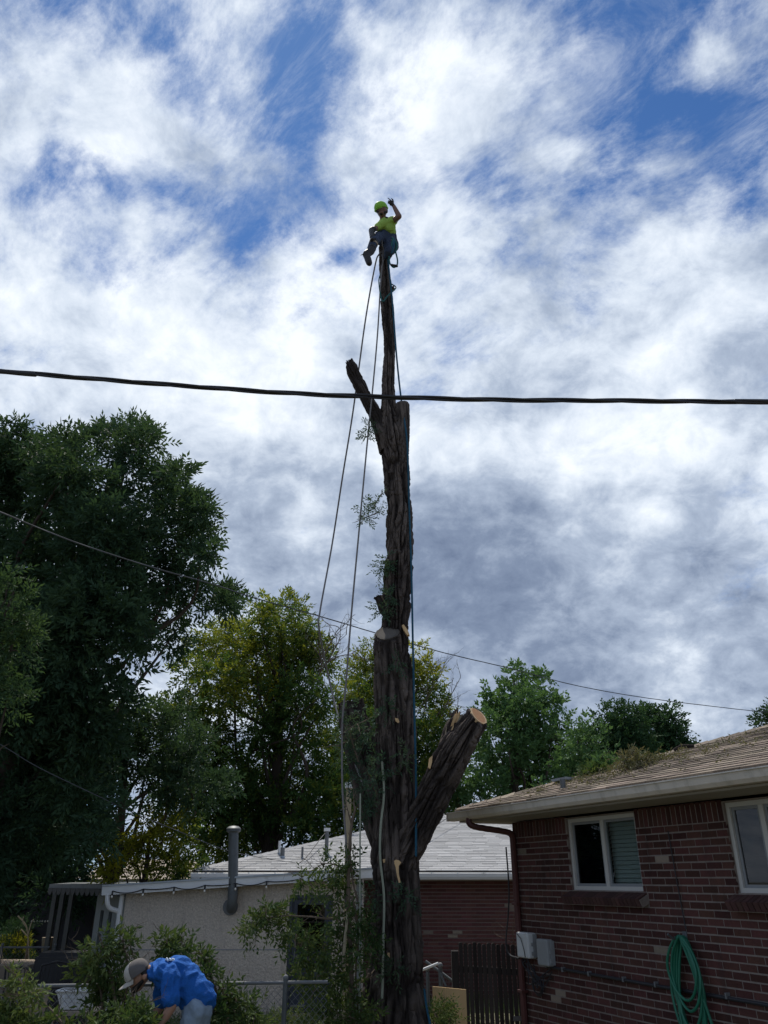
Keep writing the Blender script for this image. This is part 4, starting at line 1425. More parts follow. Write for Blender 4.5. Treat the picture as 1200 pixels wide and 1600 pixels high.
edges = [(1600, 566, 666), (1540, 573, 661), (1450, 582, 656), (1350, 583, 652), (1240, 586, 648), (1150, 589, 646), (1050, 589, 643), (1000, 592, 640),
         (970, 596, 638), (940, 598, 641), (900, 601, 642), (860, 604, 643), (800, 607, 641), (760, 603, 638), (720, 598, 637), (690, 595, 636), (665, 595, 629),
         (640, 596, 620), (600, 597, 616), (550, 600, 617), (500, 597, 616), (450, 595, 612), (420, 593, 609), (386, 592, 606)]
rows = px_ctrl([((l + r) / 2, y, (r - l) / 2 - 1, TY) for y, l, r in edges])
rows = [(rows[0][0] - 0.02, TY, -0.1, rows[0][3] * 1.5), (rows[0][0] - 0.01, TY, 0.28, rows[0][3] * 1.15)] + rows
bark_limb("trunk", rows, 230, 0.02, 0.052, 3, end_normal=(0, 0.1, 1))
bark_limb("limb", px_ctrl([(622, 1350, 20, 10.75), (650, 1295, 24, 10.65), (680, 1235, 25, 10.5), (706, 1182, 24, 10.35), (728, 1147, 19, 10.25), (747, 1119, 16.5, 10.2)]), 160, 0.018, 0.046, 9, end_normal=(0.62, -0.55, 0.52))
bark_limb("limb", px_ctrl([(692, 1215, 18, 10.45), (702, 1172, 17, 10.42), (709, 1140, 14, 10.42), (714, 1122, 8, 10.42)]), 80, 0.02, 0.026, 12, rough_end=0.02)
bark_limb("limb", px_ctrl([(603, 1330, 20, 11.0), (585, 1250, 26, 11.15), (567, 1180, 25, 11.25), (553, 1125, 22, 11.3), (548, 1100, 20, 11.3)]), 90, 0.025, 0.03, 15, rough_end=0.01)
bark_limb("limb", px_ctrl([(608, 705, 13, TY), (594, 662, 12, TY), (578, 632, 10, TY - .05), (565, 608, 9.5, TY - .1), (555, 588, 9.5, TY - .12), (549, 573, 9, TY - .15), (547, 567, 6, TY - .15)]), 80, 0.02, 0.045, 18, rough_end=0.012)
bark_limb("limb", px_ctrl([(618, 745, 14, TY - .02), (626, 700, 12, TY - .05), (628.5, 665, 11, TY - .05), (629, 633, 10, TY - .05)]), 70, 0.025, 0.02, 21, end_normal=(0, 0, 1))
bark_limb("stub", px_ctrl([(616, 1200, 18, 10.80), (614, 1120, 22, 10.74), (610, 1060, 22, 10.68), (606, 1018, 20, 10.62), (605, 991, 18.5, 10.57)]), 110, 0.02, 0.042, 24, end_normal=(-0.1, -0.74, 0.66))
bark_limb("stub", px_ctrl([(606, 960, 9, 10.7), (598, 948, 8, 10.68), (591, 934, 5, 10.66)]), 36, 0.02, 0.02, 27, rough_end=0.012)
bark_limb("stub", px_ctrl([(606, 456, 5, 10.8), (611, 452, 4.5, 10.78), (615, 450, 3, 10.76)]), 24, 0.02, 0.012, 28, rough_end=0.008)
bark_limb("root_flare", [(-0.22, 10.5, -0.1, 0.28), (-0.16, 10.6, 0.45, 0.20), (-0.05, 10.72, 1.1, 0.16), (0.02, 10.8, 1.7, 0.1)], 90, 0.025, 0.03, 30)
bark_limb("root_flare", [(0.5, 10.55, -0.1, 0.26), (0.42, 10.62, 0.4, 0.2), (0.3, 10.72, 1.0, 0.15), (0.2, 10.8, 1.5, 0.1)], 90, 0.025, 0.03, 31)


def cut_face(c, normal, r, mat, flat=1.0, name="cut_face"):
    nrm = Vector(normal).normalized()
    quat = nrm.to_track_quat("Z", "Y")
    gg = np.random.default_rng(int(r * 1000))
    n = 40
    mb = MB()
    ang = np.linspace(0, 2 * math.pi, n, endpoint=False)
    rad = r * (1 + 0.035 * np.sin(3 * ang + 1) + 0.03 * gg.normal(size=n))
    vs = [(rad[i] * math.cos(ang[i]), rad[i] * flat * math.sin(ang[i]), 0.012) for i in range(n)] + \
         [(rad[i] * math.cos(ang[i]), rad[i] * flat * math.sin(ang[i]), -0.03) for i in range(n)]
    mb.add(vs, [tuple(range(n)), tuple(reversed(range(n, 2 * n)))] + [(i, n + i, n + (i + 1) % n, (i + 1) % n) for i in range(n)])
    o = mb.build(name, mat, felled, local=True)
    o.location = Vector(c) - ROOT[felled].translation
    o.rotation_euler = quat.to_euler()
    return o


def face_mat(name, core, outer, r):
    m = bpy.data.materials.new(name)
    m.use_nodes = True
    t = m.node_tree
    B = NB(t)
    p = t.nodes["Principled BSDF"]
    co = B.node("ShaderNodeTexCoord").outputs["Object"]
    wob = B.noise(co, 9.0, 4, 0.6)[0]
    ln = B.math("MULTIPLY_ADD", wob, r * 0.25, B.vec("LENGTH", co))
    q = B.math("DIVIDE", ln, r * 1.12)
    c = B.ramp(q, [(0.0, tuple(x * 0.75 for x in core)), (0.12, core), (0.74, tuple(x * 0.92 for x in core)), (0.84, outer), (1.0, outer)])
    ring = B.math("SINE", B.math("MULTIPLY", ln, 420.0))
    c = B.mix(B.maprange(ring, -1, 1, 0, 0.28), c, tuple(x * 0.6 for x in core))
    c = B.mix(B.maprange(B.noise(co, 30.0, 6, 0.7)[0], 0.5, 0.85, 0, 0.7), c, tuple(x * 0.5 for x in core))
    B.put(p.inputs["Base Color"], c)
    p.inputs["Roughness"].default_value = 0.85
    p.inputs["Specular IOR Level"].default_value = 0.1
    t.links.new
    return m


fresh = face_mat("cut_fresh", (0.50, 0.27, 0.14), (0.68, 0.50, 0.30), 0.155)
olds = face_mat("cut_old", (0.125, 0.11, 0.095), (0.085, 0.075, 0.065), 0.17)
c = at(747, 1119, 10.2)
cut_face(c, (0.62, -0.55, 0.52), metres(17.5, c), fresh, 0.86)["label"] = "fresh orange tan sawn end"
c = at(605, 990, 10.57)
cut_face(c, (-0.1, -0.74, 0.66), metres(18.5, c), olds, 0.95)["label"] = "weathered grey sawn end"
c = at(629, 632.5, TY - .05)
cut_face(c, (0, 0, 1), metres(10, c), olds)
# splinters, torn bark and small scars
gg = random.Random(17)
for px, py, Y, l, w, lean, mk in ((703, 1131, 10.30, 0.20, 0.035, 0.35, "bark"), (709, 1124, 10.30, 0.24, 0.04, 0.5, "wood_fresh"), (714, 1121, 10.31, 0.16, 0.05, 0.4, "wood_fresh"), (719, 1122, 10.29, 0.2, 0.03, 0.65, "twig_pale"), (723, 1127, 10.28, 0.12, 0.035, 0.6, "wood_fresh"), (697, 1145, 10.30, 0.14, 0.02, 0.2, "twig_pale"), (706, 1140, 10.27, 0.22, 0.015, 0.45, "wood_fresh")):
    c = at(px, py, Y)
    d_ = Vector((lean, -0.15, 1)).normalized()
    rv_ = lambda a: Vector((gg.uniform(-a, a), 0, gg.uniform(-a, a)))
    MB().prism([c - d_ * l * .5 + Vector((-w * .3, 0, 0)), c - d_ * l * .4 + Vector((w * .5, 0, 0)), c + d_ * l * .1 + Vector((w * .55, 0, 0)) + rv_(.01), c + d_ * l * .5 + rv_(.015), c + d_ * l * .25 + Vector((-w * .1, 0, 0)) + rv_(.01), c + d_ * l * .35 + Vector((-w * .4, 0, 0)), c + d_ * l * .05 + Vector((-w * .6, 0, 0))],
               (0, -0.008, 0), (0, 0.05, 0)).build("splinter", M[mk], felled)


def scar(px, py, Y, pts, mat="wood_fresh"):
    c = at(px, py, Y)
    k = metres(1, c)
    MB().prism([c + Vector((x * k, 0, -y * k)) for x, y in pts], (0, -0.02, 0), (0, 0.06, 0)).build("scar", M[mat], felled)


scar(621, 1363, 10.50, [(-6, -16), (-2, -18), (3, -17), (6, -14), (2, -9), (2, 2), (5, 14), (2, 15), (-1, 4), (-3, -8)])
scar(600, 1345, 10.54, [(-2, -2), (2, -3), (3, 2), (-1, 3)])
scar(620, 1126, 10.53, [(-3, -4), (2, -3), (4, 2), (2, 4), (-2, 1)], "wood_fresh")
scar(607, 1492, 10.5, [(-2, -3), (2, -3), (2, 3), (-1, 3)])
scar(672, 1193, 10.28, [(-3, 6), (-1, -8), (4, -12), (3, -2), (0, 8)])
scar(634, 985, 10.53, [(-6, -8), (-3, -9), (3, 0), (6, 8), (2, 8), (-3, 0)], "wood_fresh")
# loose plates of bark standing proud of the limbs
for i in range(60):
    px, py = gg.uniform(588, 648), gg.uniform(1030, 1560)
    if py > 1350:
        px = gg.uniform(582, 654)
    c = at(px, py, 10.545 - 0.05 * (py - 1000) / 600)
    w, l = gg.uniform(.02, .045), gg.uniform(.15, .4)
    ln = gg.uniform(-.12, .12)
    u0 = (px - 617) / 32
    yoff = 0.26 * (1 - math.sqrt(max(0, 1 - min(u0 * u0, 0.95))))
    c.y += yoff
    MB().prism([c + Vector((-w / 2, 0, -l / 2)), c + Vector((w / 2, 0, -l * .4)), c + Vector((w / 2 + ln * l, -0.01, l / 2)), c + Vector((ln * l - w * .3, -0.01, l * .42))], (0, 0.0, 0), (0, 0.035, 0)).build("bark_plate", M["bark"], felled)

# shoots still growing on the trunk
shoots = [  # px, py, r px, Y, tint, fullness
    (580, 800, 20, 10.6, 0.15, 0.35), (572, 812, 12, 10.6, 0.15, 0.3), (590, 782, 12, 10.6, 0.1, 0.35), (597, 886, 9, 10.6, 0.1, 0.6), (601, 878, 7, 10.6, .1, .6),
    (601, 950, 13, 10.55, 0.2, 0.55), (608, 930, 6, 10.55, .2, .5), (620, 1035, 9, 10.4, .1, .3), (628, 1185, 14, 10.4, 0.7, 0.45), (600, 1205, 24, 10.35, 0.2, 0.5), (588, 1225, 14, 10.4, .2, .5),
    (572, 1130, 34, 10.7, 0.1, 0.8), (555, 1150, 28, 10.7, 0.1, 0.8), (580, 1170, 30, 10.6, 0.1, 0.7), (566, 1195, 30, 10.7, 0.05, 0.8), (540, 1140, 22, 10.7, 0.3, 0.6), (575, 1235, 24, 10.6, .1, .8),
    (568, 1260, 20, 10.6, .1, .7), (607, 1108, 10, 10.4, .2, .35), (617, 1512, 8, 10.3, .2, .5), (630, 1400, 9, 10.35, .1, .35), (580, 1400, 12, 10.5, .1, .5), (574, 680, 6, 10.6, .1, .4), (576, 668, 5, 10.6, .1, .4)]
cl = []
for px, py, r, Y, tn, fu in shoots:
    c = at(px, py, Y)
    rr = metres(r, c)
    cl.append((tuple(c), (rr, rr * 0.8, rr), tn, fu))
crown("shoots", felled, M["leaf_trunk"], cl, 900, 0.15, 0.058, 0.018, 9, 41, upb=-0.1, lump=0.5)
mb = MB()
for a, b in (((592, 800), (566, 815)), ((598, 770), (580, 790)), ((596, 930), (600, 955)), ((590, 1240), (565, 1200)), ((560, 1190), (536, 1140)), ((615, 1225), (590, 1232)), ((590, 1130), (540, 1160)), ((600, 1105), (562, 1150))):
    twigs(mb, at(*a, 10.62), at(*b, 10.6) - at(*a, 10.62), (at(*b, 10.6) - at(*a, 10.62)).length * 1.1, 0.012, gg, 1)
mb.build("shoot_stems", M["twig"], felled)["kind"] = "stuff"

# ================================================================== overhead cables
def strand(name, label, pts, r, mat, seg=7, n=160, twist=0, cat="cable", off=0.0, base=None):
    q = spline([(*p, 0) for p in pts], n)[:, :3]
    root = empty(name, tuple(q[0]) if base is None else base)
    if twist:
        T, U, Vv = frames(q)
        h = np.concatenate([[0], np.cumsum(np.linalg.norm(np.diff(q, axis=0), axis=1))])
        for s in range(3):
            ph = h * twist + s * 2 * math.pi / 3
            o_ = q + off * (np.cos(ph)[:, None] * U + np.sin(ph)[:, None] * Vv)
            MB().tube(o_, r * (0.8 if s == 2 else 1.0), seg).build("strand", M[mat], root, smooth=True)
    else:
        MB().tube(q, r, seg).build("strand", M[mat], root, smooth=True)
    tag(root, label, cat)
    return root


CY = 4.9
strand("power_cable", "thick twisted black power cable crossing the whole sky in front of the trunk",
       [at(-160, 566, CY) + (at(-160, 566, CY) - at(0, 580, CY)) * 14] + [at(x, y, CY) for x, y in ((-160, 566), (0, 580), (150, 592), (300, 604), (450, 614), (600, 620.5), (800, 625), (1000, 626.5), (1200, 628), (1360, 629))] + [at(1360, 629, CY) + (at(1360, 629, CY) - at(1200, 628, CY)) * 14], 0.010, "cable", 8, 1100, twist=4.2, off=0.0112)
HZ = 5.9 - CAM_H


def at_h(px, py, h=5.9):
    r = sight(px, py)
    return Vector((0, 0, CAM_H)) + r * ((h - CAM_H) / r.z)


strand("telephone_wire", "thin dark wire sloping down to the right behind the trunk",
       [at_h(-80, 768) + (at_h(-80, 768) - at_h(0, 800)) * 12] + [at_h(x, y) for x, y in ((-80, 768), (0, 800), (120, 848), (240, 887), (330, 912), (400, 935), (500, 963), (590, 990), (690, 1019), (800, 1045), (900, 1071), (1000, 1089), (1100, 1102), (1200, 1113), (1300, 1121))] + [at_h(1300, 1121) + (at_h(1300, 1121) - at_h(1200, 1113)) * 6], 0.006, "cable_grey", 6, 420, twist=3.0, off=0.0035)
g1 = groof_pt(467, 1352)
pts = [at(-40, 1142, 11.5) + (at(-40, 1142, 11.5) - at(7, 1167, 12)) * 8, at(-40, 1142, 11.5), at(7, 1167, 12), at(64, 1201, 12.8), at(162, 1248, 14.4), at(209, 1270, 15.2), at(270, 1295, 16.2), at(347, 1326, 17.6), at(397, 1338, 18.6), g1 + Vector((0, 0, 0.04))]
strand("service_wire", "thin wire sloping under the dark tree to the grey garage roof", pts, 0.007, "cable_grey", 6, 120)
o = MB().tube(spline([(*groof_pt(467, 1351) + Vector((0, 0, .03)), 0), (*groof_pt(480, 1345) + Vector((0, 0, .1)), 0), (*groof_pt(500, 1325) + Vector((0, 0, .2)), 0), (*groof_pt(510, 1320) + Vector((0, 0, .3)), 0)], 24)[:, :3], 0.010, 6).build("roof_wire", M["cable"], None, base=tuple(groof_pt(467, 1351)))
tag(o, "black wire looping up to the tall vent pipe on the garage roof", "wire")
o = MB().tube([groof_pt(658, 1322) + Vector((0, 0, .25)), groof_pt(690, 1302) + Vector((0, 0, .27)), groof_pt(716, 1286) + Vector((0, 0, .3))], 0.009, 6).build("roof_wire", M["cable"], None, base=tuple(groof_pt(658, 1322)))
tag(o, "thin black wire crossing the grey garage roof right of the trunk", "wire")

# ================================================================== ropes
def rope(label, pts, r, mat, n=120):
    q = spline([(*p, 0) for p in pts], n)[:, :3]
    o = MB().tube(q, r, 7).build("climbing_rope", M[mat], None, smooth=True, base=tuple(q[-1]))
    tag(o, label, "rope", "ropes hanging from the trunk")
    return o


wk = at_h(499, 962)
rope("grey rope kinked over the thin wire, farthest left of the trunk", [at(600, 392, 10.68), at(592, 398, 10.62), at(586, 415, 10.62), at(571, 500, 10.85), at(552, 640, 11.2), at(536, 740, 11.5), at(519, 850, 11.9), at(500, 955, wk.y - 0.03), at(499, 985, wk.y - 0.06), at(514, 1060, 12.0), at(531, 1128, 11.6), at(550, 1180, 11.2), at(568, 1228, 10.75)], 0.014, "rope")
rope("grey rope hanging between the leftmost rope and the trunk", [at(600, 405, 10.7), at(596, 425, 10.6), at(590, 520, 10.62), at(583, 600, 10.6), at(574, 690, 10.6), at(560, 840, 10.55), at(549, 960, 10.5), at(540, 1075, 10.5), at(535, 1130, 10.5), at(535, 1230, 10.45), at(541, 1325, 10.4), at(540, 1420, 10.4)], 0.013, "rope")
rope("pale straight rope hanging down in front of the leafy brush", [at(563, 1240, 10.1), at(562.5, 1340, 10.1), at(562, 1480, 10.1), at(561, 1640, 10.1)], 0.010, "rope_green", 40)
rope("thick pale green rope lying down the front of the trunk", [at(597, 1190, 10.45), at(600, 1240, 10.42), at(595, 1290, 10.42), at(594, 1340, 10.42), at(600, 1400, 10.41), at(599, 1470, 10.38), at(598, 1530, 10.34), at(597, 1560, 10.32)], 0.015, "rope_green", 80)
rope("blue rope running down the right side of the trunk", [at(606, 405, 10.6), at(613, 470, 10.62), at(620, 560, 10.65), at(627, 625, 10.68), at(636, 690, 10.6), at(639, 780, 10.62), at(643, 900, 10.64), at(645, 1000, 10.62), at(647, 1100, 10.6), at(650, 1220, 10.5), at(650, 1338, 10.42)], 0.015, "rope_blue")
rope("loose blue rope end at the foot of the trunk", [at(663, 1545, 10.5), at(666, 1570, 10.45), at(672, 1600, 10.3), at(680, 1640, 10.2)], 0.013, "rope_blue", 30)

# ================================================================== climber
def k8(x, y, Y):
    return at(560 + x / 13.34, 300 + y / 13.33, Y)


climber = empty("person", k8(560, 930, 10.7))
tag(climber, "person in lime shirt and green helmet sitting on top of the trunk, pointing", "person")
nk, ch, pv = k8(520, 560, 10.55), k8(590, 690, 10.58), k8(560, 900, 10.68)
shR, elR, wrR = k8(735, 600, 10.5), k8(850, 510, 10.28), k8(740, 300, 10.3)
hdR = k8(690, 235, 10.28)
shL, elL, wrL = k8(430, 720, 10.5), k8(275, 800, 10.4), k8(290, 960, 10.25)
hdL = k8(300, 1020, 10.2)
hipL, hipR = k8(470, 940, 10.62), k8(650, 950, 10.70)
knL, anL = k8(330, 1030, 10.25), k8(265, 1235, 10.2)
knR, anR = k8(640, 1250, 10.5), k8(560, 1420, 10.85)
hd = k8(492, 395, 10.48)
face = Vector((-0.22, -0.85, -0.42)).normalized()
caps = [(nk + Vector((0, 0, -0.06)), 0.062, hd, 0.058), (shR, 0.062, elR, 0.05), (elR, 0.05, wrR, 0.036), (shL, 0.055, elL, 0.047), (elL, 0.046, wrL, 0.036),
        (nk + Vector((0, 0, -0.12)), 0.07, pv, 0.10), (hipL, 0.085, knL, 0.06), (hipR, 0.085, knR, 0.06), (knL, 0.055, anL, 0.04), (knR, 0.055, anR, 0.04), (shL.lerp(shR, .12), 0.05, shR, 0.055)]
balls = [(hd, (0.094, 0.110, 0.132)), (hd + face * 0.108 + Vector((0, 0, -0.012)), (0.016, 0.018, 0.022)), (hd + face * 0.06 + Vector((0, 0, -0.09)), (0.055, 0.052, 0.042)),
         (hd + Vector((0.098, 0.0, -0.01)), (0.014, 0.028, 0.038)), (hd + Vector((-0.098, 0.0, -0.01)), (0.014, 0.028, 0.038)),
         (hd + face * 0.095 + Vector((0, 0, 0.028)), (0.05, 0.02, 0.012))]
fuse("body", caps, balls, 0.011, M["skin_dark"], climber, 4)
for sx in (-1, 1):
    MB().ball(hd + face * 0.104 + Vector((sx * 0.036, 0, 0.012)), (0.010, 0.007, 0.007), None, 8, 6).build("eye", M["hair"], climber)
MB().box(hd + face * 0.110 + Vector((0, 0, -0.058)), (0.045, 0.008, 0.009)).build("mouth", M["hair"], climber)
fuse("beard", [(hd + Vector((-0.072, -0.035, -0.07)), 0.026, hd + face * 0.07 + Vector((0, 0, -0.105)), 0.032), (hd + face * 0.07 + Vector((0, 0, -0.105)), 0.032, hd + Vector((0.072, -0.035, -0.07)), 0.026)], [], 0.009, M["hair"], climber, 2)


def hand(parent, wrist, palm, aim, mat, curl, pointing=False, thumb=(1, 0, 0), s=1.0):
    """palm with five jointed fingers"""
    aim = Vector(aim).normalized()
    th = Vector(thumb).normalized()
    side = (th - aim * th.dot(aim)).normalized()
    nrm = aim.cross(side)
    caps = [(wrist, 0.03 * s, palm, 0.034 * s), (palm + side * 0.022 * s, 0.024 * s, palm - side * 0.022 * s, 0.024 * s)]
    for i, (o_, l) in enumerate(((0.030, .075), (0.010, .085), (-0.010, .08), (-0.029, .062))):
        r = palm + side * o_ * s + aim * 0.03 * s
        c_ = 0.12 if (pointing and i == 0) else curl
        d1 = (aim * math.cos(c_) + nrm * math.sin(c_)).normalized()
        d2 = (aim * math.cos(c_ * 2.1) + nrm * math.sin(c_ * 2.1)).normalized()
        m1 = r + d1 * l * 0.52 * s
        caps += [(r, 0.0105 * s, m1, 0.0098 * s), (m1, 0.0098 * s, m1 + d2 * l * 0.5 * s, 0.008 * s)]
    t0 = palm + side * 0.03 * s - aim * 0.02 * s
    t1 = t0 + (side * 0.7 + aim * 0.6 + nrm * 0.3).normalized() * 0.04 * s
    caps += [(t0, 0.014 * s, t1, 0.012 * s), (t1, 0.012 * s, t1 + (aim + nrm * 0.5 + side * 0.15).normalized() * 0.032 * s, 0.009 * s)]
    return fuse("glove", caps, [], 0.006 * s, mat, parent, 2)


hand(climber, wrR, hdR, k8(600, 160, 10.2) - hdR, M["leather"], 1.1, True, (0.2, -0.8, 0.6), 1.05)
hand(climber, wrL, hdL, Vector((0.2, -0.4, -0.9)), M["leather"], 0.8, False, (0.8, -0.5, 0), 1.05)
fuse("arm_guard", [(elL.lerp(shL, 0.25), 0.058, elL, 0.058), (elL, 0.056, wrL, 0.046)], [], 0.011, M["leather"], climber, 3)
fuse("shirt", [(nk + Vector((0.0, 0.02, -0.07)), 0.085, ch, 0.145), (ch, 0.145, pv + Vector((0, 0, 0.05)), 0.15), (shL.lerp(ch, 0.15), 0.09, shR.lerp(ch, 0.12), 0.09), (ch + Vector((0.05, 0, -0.1)), 0.13, pv + Vector((0.06, 0, 0.06)), 0.14),
               (shR, 0.078, shR.lerp(elR, 0.18), 0.072), (shL, 0.07, shL.lerp(elL, 0.3), 0.066)], [], 0.012, M["hivis"], climber, 4, fold=0.016, fdir=(1.3, 1.3, 0.6), fscale=15)
b_ = ch + Vector((0.0, -0.15, 0.03))
MB().box(b_, (0.045, 0.012, 0.03), Matrix.Rotation(0.5, 3, "Y")).build("chest_badge", M["black"], climber)
fuse("trousers", [(pv, 0.155, pv.lerp(hipL, 0.6) + Vector((0, 0, -0.05)), 0.14), (hipL, 0.115, knL, 0.082), (knL, 0.08, anL + Vector((0, 0, 0.03)), 0.062), (hipR, 0.12, knR, 0.095), (knR, 0.09, anR, 0.065), (hipL, 0.13, hipR, 0.14)],
     [(hipR + Vector((0.04, 0.05, -0.14)), (0.13, 0.14, 0.17))], 0.013, M["denim_dark"], climber, 4, fold=0.016, fscale=12)
toe, heel = k8(225, 1480, 10.12), k8(165, 1300, 10.16)
fuse("boot", [(anL, 0.068, heel, 0.068), (heel, 0.066, heel.lerp(toe, 0.5), 0.058), (heel.lerp(toe, 0.5), 0.062, toe, 0.056), (anL.lerp(knL, 0.22), 0.072, anL, 0.066)], [], 0.011, M["leather"], climber, 3)
fuse("boot", [(anR, 0.06, anR + Vector((-0.02, -0.2, -0.06)), 0.05)], [], 0.012, M["leather"], climber, 3)
MB().tube([heel, heel + Vector((-0.06, -0.02, -0.02)), heel + Vector((-0.10, -0.03, -0.05))], [0.014, 0.010, 0.004], 6).build("climbing_spike", M["steel"], climber)
MB().tube([anL.lerp(knL, t) + Vector((-0.07, -0.03, 0)) for t in (0.9, 0.5, 0.0)], 0.012, 6).build("spur_shank", M["steel_dark"], climber)
for t in (0.85, 0.7, 0.3):
    c = knL.lerp(anL, 1 - t)
    ax = (anL - knL).normalized()
    MB().tube([c - ax * 0.02, c + ax * 0.02], 0.088 - 0.02 * (1 - t), 14).build("spur_strap", M["clay"] if t == 0.7 else M["leather"], climber)
# helmet: shell, brim, ear strap
hr = Vector((-0.06, 0.02, 0.065))
hup = Vector((-0.26, -0.40, 0.88)).normalized()
hq = hup.to_track_quat("Z", "Y").to_matrix()
mbh = MB()
prof_ = [(r_ * 1.2, z_ * 1.18) for r_, z_ in ((0.106, 0.0), (0.110, 0.025), (0.105, 0.055), (0.09, 0.088), (0.06, 0.112), (0.03, 0.122), (0.004, 0.125))]
vs, fs, sg = [], [], 22
for r_, z_ in prof_:
    for j in range(sg):
        t = 2 * math.pi * j / sg
        vs.append(hd + Vector((-0.012, 0.006, 0.040)) + hq @ Vector((r_ * 0.92 * math.cos(t), r_ * 1.12 * math.sin(t), z_)))
for i in range(len(prof_) - 1):
    for j in range(sg):
        k = (j + 1) % sg
        fs.append((i * sg + j, i * sg + k, (i + 1) * sg + k, (i + 1) * sg + j))
fs.append(tuple(range((len(prof_) - 1) * sg, len(prof_) * sg)))
fs.append(tuple(reversed(range(sg))))
hm = mbh.add(vs, fs).build("helmet", M["helmet"], climber, smooth=True)
bc_ = hd + Vector((-0.012, 0.006, 0.040))
MB().tube([bc_ + hq @ Vector((0.127 * 0.93 * math.cos(t), 0.127 * 1.14 * math.sin(t), 0.004)) for t in np.linspace(0, 2 * math.pi, 26)], 0.010, 6).build("rim", M["helmet"], hm, smooth=True)
MB().tube([bc_ + hq @ Vector((0.105 * math.cos(t), -0.06 - 0.115 * abs(math.sin(t)), -0.01 - 0.02 * abs(math.sin(t)))) for t in np.linspace(math.pi * 1.2, math.pi * 1.8, 14)], 0.008, 6).build("peak", M["helmet"], hm, smooth=True)
MB().tube([hd + Vector((0.10, -0.01, 0.03)), hd + Vector((0.096, -0.035, -0.07)), hd + face * 0.06 + Vector((0, 0, -0.135)), hd + Vector((-0.096, -0.035, -0.07)), hd + Vector((-0.10, -0.01, 0.03))], 0.008, 5).build("chin_strap", M["black"], hm)
# harness and what hangs from it
bt = [pv + Vector((0.165 * math.cos(t) + 0.01, 0.155 * math.sin(t), 0.02 + 0.02 * math.cos(t))) for t in np.linspace(0, 2 * math.pi, 24)]
hn = MB().tube(bt, 0.024, 8).build("harness", M["leather"], climber)
MB().box(k8(440, 905, 10.46), (0.07, 0.02, 0.025)).build("buckle", M["steel"], hn)
for x_, y_ in ((705, 930), (730, 965), (690, 985), (745, 1000)):
    MB().tube([k8(x_, y_, 10.5), k8(x_ + 14, y_ + 16, 10.49), k8(x_ + 4, y_ + 36, 10.5), k8(x_ - 10, y_ + 18, 10.5), k8(x_, y_, 10.5)], 0.007, 6).build("carabiner", M["steel"], hn)
MB().tube(spline([(*k8(700, 960, 10.5), 0), (*k8(790, 1080, 10.5), 0), (*k8(770, 1230, 10.52), 0), (*k8(660, 1310, 10.5), 0), (*k8(690, 1150, 10.45), 0), (*k8(720, 1000, 10.48), 0)], 40)[:, :3], 0.022, 7).build("leg_loop", M["teal"], hn, smooth=True)
MB().tube(spline([(*k8(745, 1000, 10.49), 0), (*k8(745, 1120, 10.44), 0), (*k8(690, 1280, 10.45), 0), (*k8(720, 1120, 10.43), 0), (*k8(735, 1010, 10.47), 0)], 40)[:, :3], 0.012, 7).build("leg_loop", M["rope_blue"], hn, smooth=True)
MB().tube(spline([(*k8(775, 1240, 10.5), 0), (*k8(815, 1420, 10.48), 0), (*k8(800, 1530, 10.48), 0), (*k8(730, 1570, 10.48), 0), (*k8(655, 1480, 10.5), 0), (*k8(640, 1340, 10.5), 0)], 40)[:, :3], 0.014, 7).build("lanyard", M["teal"], hn, smooth=True)
fuse("rope_snap", [(k8(690, 1520, 10.47), 0.022, k8(800, 1545, 10.47), 0.026)], [], 0.01, M["leather"], climber, 2)
MB().tube(spline([(*k8(445, 910, 10.42), 0), (*k8(485, 980, 10.40), 0), (*k8(500, 1120, 10.45), 0), (*k8(520, 1180, 10.5), 0), (*k8(510, 1350, 10.56), 0), (*k8(490, 1600, 10.6), 0), (*at(594, 455, 10.64), 0)], 60)[:, :3], 0.010, 6).build("flip_line", M["rope"], hn, smooth=True)
tk = at(598, 470, 10.8)
o = MB().tube(spline([(*at(596, 425, 10.66), 0), (*at(592, 440, 10.62), 0), (*at(597, 470, 10.58), 0), (*at(606, 462, 10.6), 0), (*at(617, 452, 10.7), 0), (*at(618, 448, 10.8), 0), (*at(612, 444, 10.78), 0)], 60)[:, :3], 0.012, 6).build("anchor_sling", M["teal"], None, base=tuple(tk))
tag(o, "dark sling wrapped round the stem just below the person aloft", "sling")

# ================================================================== person bending in the yard
MY = 8.75


def k9(x, y, Y=MY):
    return at(160 + x / 4.615, 1460 + y / 4.615, Y)


man = empty("person", (k9(700, 500).x, MY, 0.03))
tag(man, "person in blue shirt, faded jeans and grey cap bending over the cut brush", "person")
nk = k9(345, 262)
sho, mid_, hip_ = k9(430, 275), k9(590, 330), k9(690, 500)
hd = k9(262, 300)
fdir = Vector((-0.72, -0.12, -0.68)).normalized()
up_ = Vector((-0.62, 0.0, 0.78)).normalized()
shN, elN, wrN = k9(490, 320, MY - 0.17), k9(500, 520, MY - 0.24), k9(400, 680, MY - 0.30)
shF, elF, wrF = k9(440, 330, MY + 0.17), k9(420, 520, MY + 0.20), k9(330, 670, MY + 0.1)
hN, hF = hip_ + Vector((0.0, -0.09, -0.04)), hip_ + Vector((0.0, 0.09, -0.04))
kN, kF = Vector((hip_.x - 0.10, MY - 0.12, 0.55)), Vector((hip_.x + 0.02, MY + 0.12, 0.55))
fN, fF = Vector((hip_.x - 0.02, MY - 0.13, 0.12)), Vector((hip_.x + 0.14, MY + 0.14, 0.12))
